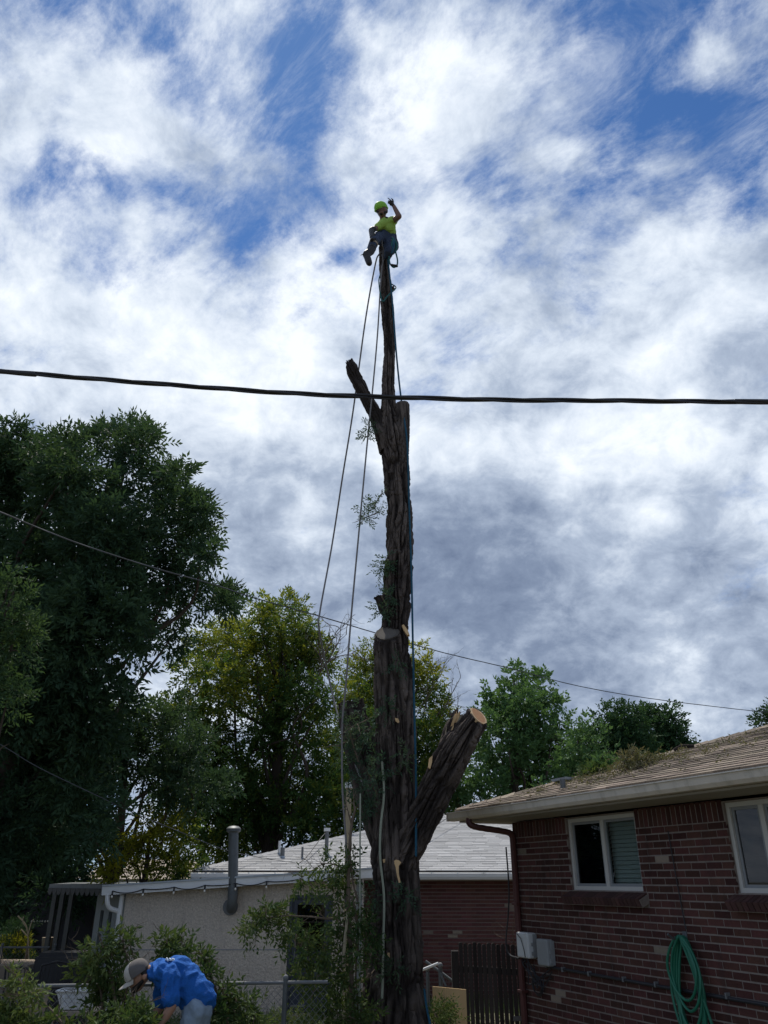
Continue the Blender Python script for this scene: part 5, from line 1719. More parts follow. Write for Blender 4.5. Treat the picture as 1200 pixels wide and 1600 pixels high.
caps = [(nk + (sho - nk) * .5, 0.06, nk, 0.062), (nk, 0.062, hd + Vector((0.03, 0, 0.0)), 0.058), (shN, 0.055, elN, 0.048), (elN, 0.048, wrN, 0.032), (shF, 0.06, elF, 0.047), (elF, 0.047, wrF, 0.032),
        (sho, 0.09, mid_, 0.10), (mid_, 0.10, hip_, 0.11), (hN, 0.09, kN, 0.06), (hF, 0.09, kF, 0.06), (kN, 0.055, fN, 0.04), (kF, 0.055, fF, 0.04)]
ear = k9(305, 308, MY - 0.085)
jaw = hd + fdir * 0.05 + (-up_) * 0.06
balls = [(hd, (0.098, 0.08, 0.098)), (jaw, (0.055, 0.05, 0.05)), (ear, (0.028, 0.014, 0.035)), (ear + Vector((0, 0.17, 0)), (0.028, 0.014, 0.035)), (hd + fdir * 0.10 - up_ * 0.02, (0.02, 0.015, 0.02))]
fuse("body", caps, balls, 0.012, M["skin"], man, 4)
fuse("hair", [(hd + Vector((0.07, -0.05, 0.02)), 0.035, hd + Vector((0.065, 0.05, 0.02)), 0.035)], [(hd + Vector((0.05, 0, 0.05)), (0.07, 0.078, 0.065))], 0.01, M["hair"], man, 3)
fuse("beard", [(ear + Vector((-0.02, 0.015, -0.035)), 0.018, jaw + Vector((-0.02, -0.02, -0.03)), 0.034), (jaw + Vector((-0.02, -0.02, -0.03)), 0.034, jaw + Vector((-0.02, 0.04, -0.03)), 0.034)], [], 0.01, M["hair"], man, 3)
for s_ in (-1, 1):
    MB().ball(hd + fdir * 0.088 + up_ * 0.015 + Vector((0, s_ * 0.03, 0)), 0.011, None, 8, 6).build("eye", M["hair"], man)
fuse("shirt", [(nk.lerp(sho, 0.30), 0.08, sho, 0.13), (sho, 0.13, mid_, 0.165), (mid_, 0.165, hip_ + Vector((-0.03, 0, 0.05)), 0.155), (sho + Vector((0.03, -0.11, 0.02)), 0.09, sho + Vector((0.03, 0.11, 0.02)), 0.09),
               (shN + Vector((0, 0.02, 0.03)), 0.095, shN.lerp(elN, 0.5), 0.085), (shN.lerp(elN, 0.5), 0.083, shN.lerp(elN, 0.72), 0.088), (shF + Vector((0, -0.03, 0.02)), 0.09, shF.lerp(elF, 0.75), 0.078), (mid_ + Vector((0.02, 0, -0.03)), 0.155, hip_ + Vector((0.02, 0, 0.05)), 0.155)],
     [(k9(540, 235), (0.14, 0.16, 0.10))], 0.012, M["shirt_blue"], man, 3, fold=0.026, fdir=(1.2, 0.6, 0.9), fscale=13)
# small print high on the back
gg = random.Random(2)
for i in range(9):
    p = k9(462 + i * 7, 176 + (i % 3) * 5, MY - 0.10)
    MB().box(p + Vector((0, 0, 0.0)), (gg.uniform(.006, .014), 0.03, gg.uniform(.008, .02)), Matrix.Rotation(0.5, 3, "Y")).build("back_print", M["print_white"], man)
fuse("jeans", [(hip_ + Vector((0.0, 0, -0.02)), 0.15, hip_ + Vector((0.0, 0, -0.08)), 0.15), (hN, 0.115, kN, 0.088), (kN, 0.086, fN, 0.075), (hF, 0.118, kF, 0.088), (kF, 0.086, fF, 0.075)], [], 0.013, M["denim"], man, 4, fold=0.022, fscale=10)
for f_ in (fN, fF):
    fuse("boot", [(f_ + Vector((0.02, 0, -0.03)), 0.06, f_ + Vector((-0.17, 0, -0.06)), 0.045)], [], 0.012, M["leather"], man, 2)
hand(man, wrN, wrN + Vector((-0.05, 0, -0.07)), Vector((-0.4, 0, -0.9)), M["skin"], 0.7, False, (-0.3, -0.9, 0.1))
hand(man, wrF, wrF + Vector((-0.05, 0, -0.07)), Vector((-0.4, 0, -0.9)), M["skin"], 0.7, False, (-0.3, 0.9, 0.1))
# cap: dark crown panels, pale front, curved brim
cup = Vector((-0.52, -0.16, 0.80)).normalized()
fwd = (fdir - cup * fdir.dot(cup)).normalized()
sid = cup.cross(fwd)
co_ = hd + cup * 0.022 - fwd * 0.004


def dome(a0, a1, mat, name, parent, grow=1.0, nseg=16):
    vs, fs = [], []
    rings = [(1.0, 0.0), (0.99, 0.25), (0.93, 0.5), (0.78, 0.74), (0.5, 0.92), (0.2, 0.99), (0.02, 1.0)]
    for r_, z_ in rings:
        for j in range(nseg + 1):
            t = a0 + (a1 - a0) * j / nseg
            vs.append(co_ + (fwd * math.cos(t) * 0.124 + sid * math.sin(t) * 0.108) * r_ * grow + cup * z_ * 0.128 * grow)
    w = nseg + 1
    for i in range(len(rings) - 1):
        for j in range(nseg):
            fs.append((i * w + j, i * w + j + 1, (i + 1) * w + j + 1, (i + 1) * w + j))
    return MB().add(vs, fs).build(name, M[mat], parent, smooth=True)


capo = dome(math.radians(60), math.radians(300), "cap_grey", "cap", man)
dome(math.radians(-62), math.radians(62), "cap_pale", "front_panel", capo, 1.012)
vs, fs = [], []
for i in range(7):
    for j in range(13):
        t = math.radians(-68 + 136 * j / 12)
        e = i / 6
        rr_ = 0.120 + 0.09 * e * max(0.0, math.cos(t)) ** 0.5
        p = co_ + fwd * math.cos(t) * rr_ + sid * math.sin(t) * 0.096 * (1 - 0.05 * e) - cup * (0.003 + 0.03 * e * (abs(math.sin(t)) ** 2) + 0.012 * e)
        vs.append(p)
top_n = len(vs)
vs += [p - cup * 0.005 for p in vs]
for i in range(6):
    for j in range(12):
        q = (i * 13 + j, i * 13 + j + 1, (i + 1) * 13 + j + 1, (i + 1) * 13 + j)
        fs += [q, tuple(top_n + k for k in reversed(q))]
for j in range(12):
    fs.append((6 * 13 + j, 6 * 13 + j + 1, top_n + 6 * 13 + j + 1, top_n + 6 * 13 + j))
MB().add(vs, fs).build("brim", M["cap_pale"], capo, smooth=True)
MB().ball(co_ + cup * 0.118, 0.010, None, 8, 6).build("button", M["cap_pale"], capo)

# ================================================================== trees round the yard
AY_ = 15.5
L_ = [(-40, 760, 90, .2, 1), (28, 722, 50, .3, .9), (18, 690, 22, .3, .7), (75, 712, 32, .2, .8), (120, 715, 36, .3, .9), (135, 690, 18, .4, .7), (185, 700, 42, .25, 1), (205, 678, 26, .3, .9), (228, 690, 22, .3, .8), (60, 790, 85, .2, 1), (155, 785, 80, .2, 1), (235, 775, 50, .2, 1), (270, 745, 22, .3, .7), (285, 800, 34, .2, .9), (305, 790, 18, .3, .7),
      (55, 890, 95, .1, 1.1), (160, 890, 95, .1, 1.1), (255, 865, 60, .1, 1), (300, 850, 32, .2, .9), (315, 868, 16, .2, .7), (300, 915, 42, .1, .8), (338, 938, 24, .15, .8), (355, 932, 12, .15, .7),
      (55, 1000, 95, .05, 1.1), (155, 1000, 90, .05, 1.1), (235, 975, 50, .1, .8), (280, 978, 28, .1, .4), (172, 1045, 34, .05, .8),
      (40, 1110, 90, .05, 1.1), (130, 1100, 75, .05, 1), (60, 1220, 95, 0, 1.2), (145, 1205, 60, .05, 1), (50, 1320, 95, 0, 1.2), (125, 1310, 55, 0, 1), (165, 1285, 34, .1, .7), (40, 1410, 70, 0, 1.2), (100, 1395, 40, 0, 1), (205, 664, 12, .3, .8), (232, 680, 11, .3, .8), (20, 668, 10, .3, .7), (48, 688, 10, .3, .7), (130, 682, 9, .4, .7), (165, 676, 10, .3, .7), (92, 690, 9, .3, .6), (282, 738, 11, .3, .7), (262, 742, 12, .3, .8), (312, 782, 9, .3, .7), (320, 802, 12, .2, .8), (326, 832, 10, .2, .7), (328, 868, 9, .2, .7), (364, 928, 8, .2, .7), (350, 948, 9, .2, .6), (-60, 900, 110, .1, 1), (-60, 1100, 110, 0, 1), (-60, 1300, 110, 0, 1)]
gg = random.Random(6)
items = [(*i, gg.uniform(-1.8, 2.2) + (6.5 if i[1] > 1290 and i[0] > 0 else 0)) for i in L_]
b_ = at(-110, 1500, AY_ + 0.3)
tree("ash_tree", "huge dark green ash tree filling the left side of the sky", (b_.x, AY_ + 0.3, 0), px_clumps(items, AY_, 1.1), "leaf_ash", 440, 0.36, 0.16, 0.054, 0.42, 101, limbs=13, limb_min=5.0, lump=0.37, bark="bark_far")
L_ = [(4, 905, 26, .3, 1), (14, 935, 26, .4, .9), (-10, 960, 40, .3, 1), (30, 985, 30, .5, .9), (10, 1020, 38, .4, 1), (-10, 1070, 40, .3, 1), (12, 1090, 26, .3, .9), (45, 975, 14, .5, .8), (-30, 1000, 60, .2, 1)]
tree("young_ash", "bright green ash branch tips reaching in at the left edge of the picture", (-5.4, 9.6, 0), px_clumps(L_, 9.6), "leaf_light", 560, 0.24, 0.09, 0.027, 0.10, 102, limbs=9)
L_ = [(165, 1095, 28, .5, .8), (205, 1122, 34, .45, .9), (150, 1125, 40, .35, 1), (260, 1130, 40, .4, .9), (170, 1175, 55, .25, 1.1), (235, 1180, 55, .25, 1.1), (290, 1160, 36, .35, .9), (110, 1180, 50, .2, 1), (290, 1210, 50, .2, 1), (330, 1225, 32, .2, .8), (60, 1190, 50, .2, 1), (140, 1240, 40, .1, .9), (60, 1270, 50, .1, 1), (245, 1232, 30, .1, .8), (165, 1330, 24, .15, .6), (130, 1290, 36, .1, .8), (285, 1128, 20, .4, .7)]
items = [(*i, gg.uniform(-1.2, 1.2)) for i in L_]
b_ = at(30, 1400, 18.8)
tree("mid_ash", "mid green ash tree behind the annex, below the huge dark one", (at(150, 1400, 23).x, 23.0, 0), px_clumps(items, 18.8), "leaf_ash", 420, 0.34, 0.14, 0.048, 0.2, 103, limbs=14, limb_min=3.6)
LO = 26.0
L_ = [(405, 965, 26, .35, .9), (432, 952, 26, .45, .9), (462, 955, 24, .35, .8), (440, 985, 40, .2, 1), (475, 985, 22, .4, .7), (348, 985, 18, .5, .8), (365, 970, 14, .5, .7), (335, 1000, 24, .55, .8), (360, 1010, 34, .4, 1), (310, 1020, 24, .55, .8),
      (395, 1025, 40, .45, 1), (375, 1040, 26, .8, .8), (435, 1030, 44, .1, 1), (480, 1015, 30, .35, .8), (500, 1005, 20, .4, .7), (495, 1045, 34, .2, .9), (300, 1055, 34, .35, .9), (345, 1065, 40, .3, 1), (400, 1085, 50, .35, 1), (370, 1080, 20, .8, .7), (440, 1072, 22, .85, .8), (420, 1085, 18, .8, .7), (460, 1090, 40, .15, 1), (505, 1085, 26, .2, .8), (505, 1110, 20, .3, .6),
      (285, 1110, 36, .2, .9), (335, 1130, 48, .35, .9), (395, 1135, 34, .1, .6), (450, 1150, 50, .05, 1), (490, 1150, 34, .15, .8), (315, 1185, 50, .2, 1), (375, 1200, 40, .1, .8), (440, 1215, 55, .1, 1), (495, 1210, 40, .1, 1), (300, 1250, 50, .1, 1), (360, 1265, 55, .1, 1.1), (430, 1275, 60, .15, 1.1), (495, 1265, 45, .15, 1), (525, 1235, 30, .2, .8), (470, 1310, 40, .1, .9), (390, 1320, 50, .1, 1), (320, 1320, 50, .2, 1)]
items = [(*i, gg.uniform(-2, 2)) for i in L_]
b_ = at(405, 1300, LO)
tree("honey_locust", "green and yellow honey locust tree behind the grey garage roof", (b_.x, LO, 0), px_clumps(items, LO), "leaf_locust", 300, 0.42, 0.16, 0.06, 0.3, 104, top=tuple(at(440, 985, LO)), limbs=24, lump=0.46, upb=0.1)
L_ = [(230, 1300, 28, .8, .8), (255, 1318, 30, .7, .9), (200, 1325, 26, .75, .8), (180, 1350, 22, .8, .8), (225, 1345, 26, .6, .8), (265, 1350, 30, .5, .9), (170, 1365, 16, .9, .7), (290, 1340, 30, .3, .9), (275, 1285, 30, .4, .9)]
b_ = at(190, 1400, 18.4)
tree("yellow_locust", "low bright yellow locust glowing between the dark ash and the annex roof", (b_.x, 18.4, 0), px_clumps(L_, 18.2), "leaf_locust", 520, 0.28, 0.11, 0.04, 0.14, 105, limbs=8)
L_ = [(580, 1025, 22, .45, .9), (565, 1055, 30, .45, .9), (590, 1065, 34, .3, 1), (555, 1095, 34, .35, 1), (545, 1075, 18, .5, .7), (655, 1030, 20, .65, .8), (672, 1050, 16, .7, .7), (640, 1050, 26, .4, .9), (650, 1090, 40, .15, 1), (685, 1110, 24, .4, .8), (700, 1135, 16, .4, .6), (670, 1150, 40, .2, 1),
      (560, 1140, 46, .2, 1), (600, 1140, 50, .1, 1), (535, 1180, 30, .3, .9), (570, 1200, 50, .15, 1), (645, 1200, 55, .15, 1), (690, 1190, 30, .25, .8), (530, 1225, 36, .2, 1), (590, 1250, 50, .1, 1), (660, 1255, 50, .1, 1), (545, 1270, 40, .15, 1), (515, 1290, 30, .15, .9), (700, 1240, 30, .2, .8)]
items = [(*i, gg.uniform(-1.6, 1.6)) for i in L_]
tr2 = tree("honey_locust", "yellowish honey locust tree showing on both sides of the dark trunk", (0.4, 29.0, 0), px_clumps(items, 29.0), "leaf_locust", 300, 0.42, 0.16, 0.06, 0.26, 106, limbs=16, lump=0.46, upb=0.1)
mb = MB()
g6 = random.Random(61)
for a, b in (((660, 1120), (705, 1045)), ((665, 1130), (712, 1070)), ((670, 1140), (722, 1085)), ((655, 1110), (690, 1040)), ((680, 1140), (722, 1105)), ((690, 1120), (715, 1060))):
    A_, B_ = at(*a, 28.6), at(*b, 28.6)
    twigs(mb, A_, B_ - A_, (B_ - A_).length, 0.022, g6, 0)
mb.build("bare_twigs", M["twig"], tr2)
o_ = [t for t in bpy.data.objects if t.name == "honey_locust"][0]
mb = MB()
for a, b in (((495, 1060), (525, 985)), ((498, 1055), (545, 1015)), ((500, 1050), (510, 970)), ((490, 1090), (520, 1030)), ((505, 1040), (550, 1000)), ((500, 1030), (500, 985)), ((480, 1110), (505, 1030))):
    A_, B_ = at(*a, LO - 0.6), at(*b, LO - 0.6)
    twigs(mb, A_, B_ - A_, (B_ - A_).length, 0.03, g6, 0)
mb.build("bare_twigs", M["twig"], o_)
L_ = [(806, 1045, 14, .5, .8), (796, 1062, 20, .45, .9), (818, 1068, 22, .4, .9), (845, 1058, 14, .5, .8), (850, 1075, 18, .45, .9), (785, 1085, 24, .4, .9), (812, 1100, 34, .25, 1), (848, 1100, 26, .35, .9), (868, 1095, 12, .45, .7), (775, 1115, 28, .4, .9), (800, 1130, 40, .2, 1), (845, 1135, 34, .25, 1), (875, 1125, 18, .4, .7), (765, 1145, 26, .4, .8), (795, 1165, 44, .2, 1), (850, 1170, 40, .2, 1), (885, 1150, 20, .35, .7), (750, 1180, 26, .35, .7), (790, 1200, 44, .2, 1),
      (840, 1205, 46, .2, 1), (735, 1215, 26, .4, .8), (880, 1190, 30, .25, .9), (760, 1230, 34, .2, 1), (715, 1245, 24, .35, .8), (810, 1240, 40, .2, 1), (725, 1265, 26, .2, .9)]
items = [(*i, gg.uniform(-1.5, 1.5)) for i in L_]
b_ = at(815, 1400, 27)
tree("maple_tree", "upright fresh green maple tree just right of the cut limb", (b_.x, 27.0, 0), px_clumps(items, 27.0), "leaf_maple", 250, 0.34, 0.15, 0.085, 0.24, 107, n_leaf=7, limbs=18, upb=0.45, lump=0.40)
L_ = [(968, 1112, 16, .4, .8), (955, 1125, 24, .35, .9), (980, 1130, 26, .35, 1), (960, 1155, 40, .2, 1), (990, 1165, 40, .15, 1), (930, 1165, 36, .25, 1), (960, 1195, 44, .1, 1), (1000, 1200, 40, .1, 1), (925, 1200, 40, .15, 1), (960, 1225, 40, .1, 1)]
b_ = at(965, 1400, 32)
tree("leafy_tree", "rounded dark green tree left of the pair beyond the brown roof", (b_.x, 32.0, 0), px_clumps(L_, 32.0), "leaf_far", 360, 0.34, 0.14, 0.08, 0.24, 108, n_leaf=7, limbs=8)
L_ = [(1012, 1120, 18, .3, .9), (1035, 1125, 24, .3, 1), (1050, 1140, 24, .3, 1), (1020, 1150, 40, .15, 1), (1055, 1165, 26, .2, 1), (1072, 1165, 10, .3, .7), (1010, 1185, 36, .1, 1), (1050, 1190, 30, .1, 1), (1085, 1172, 6, .3, .6)]
b_ = at(1035, 1400, 34)
tree("leafy_tree", "rounded dark green tree at the right of the pair beyond the brown roof", (b_.x, 34.0, 0), px_clumps(L_, 34.0), "leaf_far", 360, 0.34, 0.14, 0.08, 0.24, 109, n_leaf=7, limbs=8)
L_ = [(912, 1140, 20, .5, .9), (925, 1155, 24, .45, .9), (900, 1160, 24, .5, .9), (905, 1190, 34, .3, 1), (880, 1205, 26, .35, .9), (940, 1195, 30, .3, 1), (920, 1220, 36, .2, 1), (880, 1230, 30, .3, 1), (950, 1205, 16, .6, .8), (850, 1235, 26, .3, .9)]
b_ = at(910, 1400, 24)
tree("small_tree", "lighter green small tree rising just over the hip of the brown roof", (b_.x, 24.0, 0), px_clumps(L_, 24.0), "leaf_maple", 280, 0.28, 0.11, 0.07, 0.14, 110, n_leaf=7, limbs=7)
L_ = [(1196, 1122, 12, .3, .8), (1186, 1133, 10, .3, .8), (1205, 1130, 18, .3, 1), (1215, 1115, 18, .3, 1), (1230, 1125, 30, .3, 1)]
b_ = at(1225, 1400, 20)
tree("dark_tree", "small dark leafy tip poking over the brown roof at the right edge", (b_.x, 20.0, 0), px_clumps(L_, 20.0), "leaf_far", 420, 0.26, 0.10, 0.04, 0.12, 111, limbs=4)
# dark hedge under the big ash, garden plants at the far left
L_ = [(10, 1430, 40, .1, 1), (60, 1440, 34, .0, 1), (-30, 1460, 50, .1, 1), (100, 1425, 26, .0, 1), (30, 1400, 50, 0, 1)]
o = crown("hedge", None, M["leaf_ash"], px_clumps(L_, 25), 240, 0.26, 0.10, 0.045, 7, 121, base=tuple(at(30, 1470, 25).xy) + (0.0,))
tag(o, "dark hedge in deep shade behind the garden at far left", "hedge")
for i, (px, py, r, tn, lab) in enumerate(((22, 1478, 20, .8, "bright feathery yellow green garden plant at the far left"), (40, 1500, 14, .2, "dull green low plant beside the patio chair at far left"),
                                          (8, 1498, 14, .5, "olive green low plant at the left picture edge"), (30, 1452, 16, .0, "dark spiky plant behind the bright feathery one"))):
    c = at(px, py, 19.5)
    root = empty("garden_plant", (c.x, c.y, 0))
    tag(root, lab, "plant", "garden plants at the far left")
    gp_ = random.Random(i)
    cl = [((c.x + gp_.uniform(-.25, .25), c.y + gp_.uniform(-.2, .2), max(.15, c.z + gp_.uniform(-.25, .2))), metres(r * .8, c), tn, .8) for _ in range(5)]
    crown("leaves", root, M["leaf_locust"] if tn > .6 else M["leaf_far"], cl, 380, 0.22, 0.09, 0.016, 9, 130 + i, upb=0.9)
    MB().tube([(c.x, c.y, 0), (c.x, c.y, c.z)], 0.02, 6).build("stem", M["twig"], root)

# ================================================================== cut brush in the yard
def brush(name, label, items, Y, mat, seed, dens=1500, leaf=0.05, stems=(), group="cut branches piled in the yard", width=0.36, upb=-0.05, length=0.17, kind_cat="branch"):
    gb = random.Random(seed)
    its = [(*i[:5], gb.uniform(-.18, .18) + (i[5] if len(i) > 5 else 0)) for i in items]
    cl = px_clumps([(i[0], i[1], i[2] * 0.78, *i[3:]) for i in its], Y, 0.9)
    c0 = cl[0][0]
    root = empty(name, (c0[0], c0[1], 0.0))
    tag(root, label, kind_cat, group)
    mb = MB()
    for pts, r in stems:
        q = spline([(*at(px, py, Y + (dy[0] if dy else 0)), 0) for px, py, *dy in pts], 26)[:, :3]
        mb.tube(q, np.linspace(r, r * .35, len(q)), 7)
        for k in range(4, 25, 4):
            d_ = q[min(k + 1, 25)] - q[k - 1]
            twigs(mb, q[k], Vector(d_) .normalized() + Vector((gb.gauss(0, .7), gb.gauss(0, .4), gb.gauss(0, .6))), gb.uniform(.12, .35), r * .35, gb, 1)
    for c, r, tn, fu in cl:
        for _ in range(2):
            twigs(mb, Vector(c) + Vector((gb.gauss(0, .3) * r[0], gb.gauss(0, .3) * r[0], -r[2] * .5)), (gb.gauss(0, .6), gb.gauss(0, .5), 1), r[0] * 1.5, 0.006, gb, 1)
    mb.build("stem", M["twig"], root, smooth=True)
    crown("leaves", root, M[mat], cl, dens, length, leaf, leaf * width, 8, seed, upb=upb, lump=0.5)
    return root


brush("cut_branch", "leafy cut branch heaped upright to the left of the bending person",
      [(160, 1480, 22, .5, .7), (185, 1468, 18, .45, .6), (205, 1490, 18, .4, .5), (158, 1502, 18, .5, .7), (178, 1515, 22, .35, .7), (145, 1522, 16, .6, .6), (128, 1506, 9, .6, .4), (165, 1545, 20, .3, .8), (190, 1560, 24, .2, .8), (172, 1575, 24, .3, .9)],
      9.15, "leaf_cut", 201, 850, 0.075, [([(190, 1620), (180, 1560), (165, 1500), (140, 1492)], .02), ([(210, 1600), (205, 1530), (192, 1470), (205, 1462)], .016), ([(180, 1620), (200, 1540), (212, 1500), (230, 1520)], .014), ([(160, 1620), (160, 1570), (150, 1530), (120, 1545)], .014)])
brush("cut_branch", "feathery cut brush spread along the bottom left corner",
      [(10, 1584, 12, .6, .8), (40, 1598, 18, .5, .9), (20, 1612, 22, .4, 1), (66, 1612, 18, .45, .9), (100, 1622, 24, .4, 1), (30, 1548, 9, .8, .4), (140, 1618, 24, .45, 1), (180, 1610, 24, .45, .9), (52, 1552, 9, .8, .4), (22, 1530, 6, .8, .3)],
      8.2, "leaf_cut", 202, 850, 0.075, [([(60, 1640), (45, 1580), (35, 1540), (20, 1515)], .014), ([(120, 1640), (90, 1590), (60, 1560), (40, 1545)], .014)])
brush("cut_branch", "leafy cut brush at the bottom below the cap of the bending person",
      [(212, 1604, 16, .3, 1), (228, 1608, 14, .3, .9), (198, 1594, 14, .4, .8), (225, 1620, 18, .4, 1)], 8.35, "leaf_cut", 203, 850, 0.075, [([(200, 1650), (210, 1600), (225, 1570)], .012)])
brush("cut_branch", "cut brush sprawling to the right of the bending person by the fence",
      [(255, 1482, 16, .3, .7), (280, 1478, 14, .35, .7), (315, 1500, 16, .3, .6), (320, 1530, 14, .25, .6), (345, 1555, 22, .3, .8), (375, 1565, 24, .35, .9), (355, 1585, 26, .3, 1), (390, 1590, 22, .4, .9), (340, 1600, 24, .3, 1), (262, 1470, 8, .4, .5), (330, 1575, 18, .2, .8)],
      9.2, "leaf_cut", 204, 850, 0.075, [([(370, 1640), (345, 1570), (325, 1510), (310, 1485)], .016), ([(390, 1640), (370, 1590), (342, 1540), (330, 1530)], .014), ([(300, 1620), (285, 1540), (275, 1490), (258, 1470)], .014)])
brush("hanging_branch", "tall leafy limb fallen upright against the left of the trunk",
      [(545, 1345, 14, .3, .6), (505, 1350, 10, .3, .4), (530, 1368, 18, .35, .7), (498, 1388, 13, .4, .6), (535, 1400, 22, .3, .8), (550, 1430, 22, .25, .8), (570, 1440, 16, .15, .7), (530, 1445, 18, .25, .8), (500, 1478, 24, .3, .9), (535, 1480, 28, .3, .9), (470, 1470, 22, .3, .8), (450, 1455, 16, .35, .7), (425, 1440, 14, .4, .7), (400, 1440, 10, .4, .6), (385, 1452, 7, .4, .5), (415, 1425, 8, .4, .5), (440, 1430, 10, .4, .5),
       (560, 1480, 20, .15, .8), (485, 1500, 24, .3, .9), (520, 1520, 30, .35, 1), (500, 1545, 28, .45, 1), (545, 1540, 26, .4, 1), (560, 1580, 24, .4, 1), (525, 1580, 32, .5, 1), (470, 1530, 14, .6, .7), (545, 1600, 30, .45, 1), (505, 1600, 24, .45, 1), (580, 1470, 12, .1, .6), (472, 1375, 7, .3, .4)],
      10.15, "leaf_cut", 205, 760, 0.068, [([(552, 1640), (548, 1500), (544, 1400), (548, 1300), (556, 1260)], .035), ([(548, 1420), (520, 1435), (480, 1432), (430, 1432), (390, 1450)], .014), ([(535, 1510), (538, 1460), (542, 1430), (548, 1400)], .016), ([(546, 1330), (552, 1380), (565, 1430), (575, 1470)], .014), ([(550, 1400), (560, 1460), (556, 1520), (562, 1600)], .018), ([(545, 1360), (525, 1352), (505, 1350), (470, 1372)], .010)],
      group="cut branches piled in the yard")
p = [at(537, 1510, 10.0), at(538, 1480, 9.98), at(541, 1450, 9.96), at(543, 1425, 9.97)]
o = MB().tube(spline([(*q, 0) for q in p], 20)[:, :3], [*np.linspace(.022, .014, 20)], 7).build("bare_stick", M["twig_pale"], None, smooth=True, base=tuple(p[0]))
tag(o, "pale bare stick standing upright in the leafy limb beside the door", "stick")
brush("small_bush", "small leafy sprig in front of the plywood board", [(683, 1585, 9, .5, .9), (695, 1580, 10, .5, .9), (702, 1592, 9, .5, .9), (690, 1600, 12, .5, 1), (680, 1600, 8, .4, 1)], 10.7, "leaf_cut", 206, 900, 0.045, [([(690, 1640), (690, 1600), (694, 1578)], .008)], group=None, upb=.4, kind_cat="bush")
brush("ground_weeds", "low weeds and clippings at the foot of the dark door", [(440, 1592, 10, .6, .7), (460, 1598, 12, .6, .8), (420, 1600, 12, .5, .8), (480, 1600, 10, .5, .8)], 12.5, "leaf_cut", 207, 700, 0.05, (), group=None, upb=.4, kind_cat="weeds")

# ================================================================== fences
def chain_fence(label, A, B, h, posts, mesh_h=0.0, name="chain_link_fence", pitch=0.075):
    A, B = Vector(A), Vector(B)
    root = empty(name, A)
    L = (B - A).length
    d = (B - A).normalized()
    up = Vector((0, 0, 1))
    MB().tube([A + up * h, A.lerp(B, .5) + up * (h - 0.004), B + up * h], 0.018, 8).build("top_rail", M["steel"], root, smooth=True)
    for s in posts:
        p_ = A + d * s
        q = MB().tube([p_, p_ + up * (h + 0.03)], 0.026, 8).build("post", M["steel_dark"], root, smooth=True)
        MB().ball(p_ + up * (h + 0.045), 0.03, None, 10, 6).build("post_cap", M["steel"], q, smooth=True)
    mb = MB()
    H_ = h - 0.03 - mesh_h
    nrm = d.cross(up)
    for sgn in (1, -1):
        s = -H_
        while s < L + H_:
            s0, s1 = s, s + sgn * H_
            z0, z1 = mesh_h, mesh_h + H_
            lo, hi = (s0, s1) if s0 < s1 else (s1, s0)
            if hi > 0 and lo < L:
                def zat(x):
                    return z0 + (z1 - z0) * (x - s0) / (s1 - s0)
                a, b = max(lo, 0), min(hi, L)
                if b - a > 0.02:
                    mb.tube([A + d * a + up * zat(a) + nrm * 0.004 * sgn, A + d * b + up * zat(b) + nrm * 0.004 * sgn], 0.0019, 4, False)
            s += pitch
    mb.build("wire_mesh", M["steel"], root)
    tag(root, label, "fence")
    return root


fa, fb = at(-30, 1541, 9.35), at(512, 1530.5, 9.75)
chain_fence("galvanised chain link fence running behind the bending person", (fa.x, 9.35, 0), (fb.x, 9.75, 0), 1.19, (0.4, 2.1, 3.15))
fa, fb = at(-20, 1480, 17.5), at(78, 1480, 17.5)
chain_fence("distant chain link fence in front of the garden at far left", (fa.x, 17.5, 0), (fb.x, 17.5, 0), fa.z, (0.3, 1.35), pitch=0.09)
# gate post and hardware right of the trunk
gtp = empty("chain_link_gate", (0.75, 12.9, 0))
a = at(688, 1512, 12.9)
MB().tube([(a.x, 12.9, 0), (a.x, 12.9, a.z)], 0.03, 8).build("post", M["steel_dark"], gtp, smooth=True)
MB().ball((a.x, 12.9, a.z + 0.03), 0.038, None, 10, 6).build("post_cap", M["steel"], gtp, smooth=True)
b = at(668, 1518, 12.9)
MB().tube([(b.x, 12.9, 0), (b.x, 12.9, b.z)], 0.025, 8).build("post", M["steel_dark"], gtp, smooth=True)
MB().ball((b.x, 12.9, b.z + 0.03), 0.034, None, 10, 6).build("post_cap", M["steel"], gtp, smooth=True)
MB().tube([at(658, 1516, 12.7), at(685, 1505, 12.6)], 0.018, 8).build("rail", M["white_metal"], gtp, smooth=True)
MB().tube([at(665, 1502, 13.1), at(690, 1520, 13.0), at(711, 1536, 12.9)], 0.02, 8).build("brace", M["steel_dark"], gtp, smooth=True)
MB().tube([at(688, 1520, 12.85), at(697, 1541, 12.8)], 0.016, 6).build("latch", M["steel_dark"], gtp)
mb = MB()
for i in range(8):
    mb.tube([(b.x - 0.1 + i * 0.05, 12.92, 0.05), (b.x - 0.1 + i * 0.05 + 0.35, 12.92, 0.95)], 0.002, 4, False)
    mb.tube([(b.x + 0.35 - i * 0.05, 12.925, 0.05), (b.x - i * 0.05, 12.925, 0.95)], 0.002, 4, False)
mb.build("wire_mesh", M["steel"], gtp)
tag(gtp, "grey chain link gate posts with diagonal rail right of the trunk", "gate")
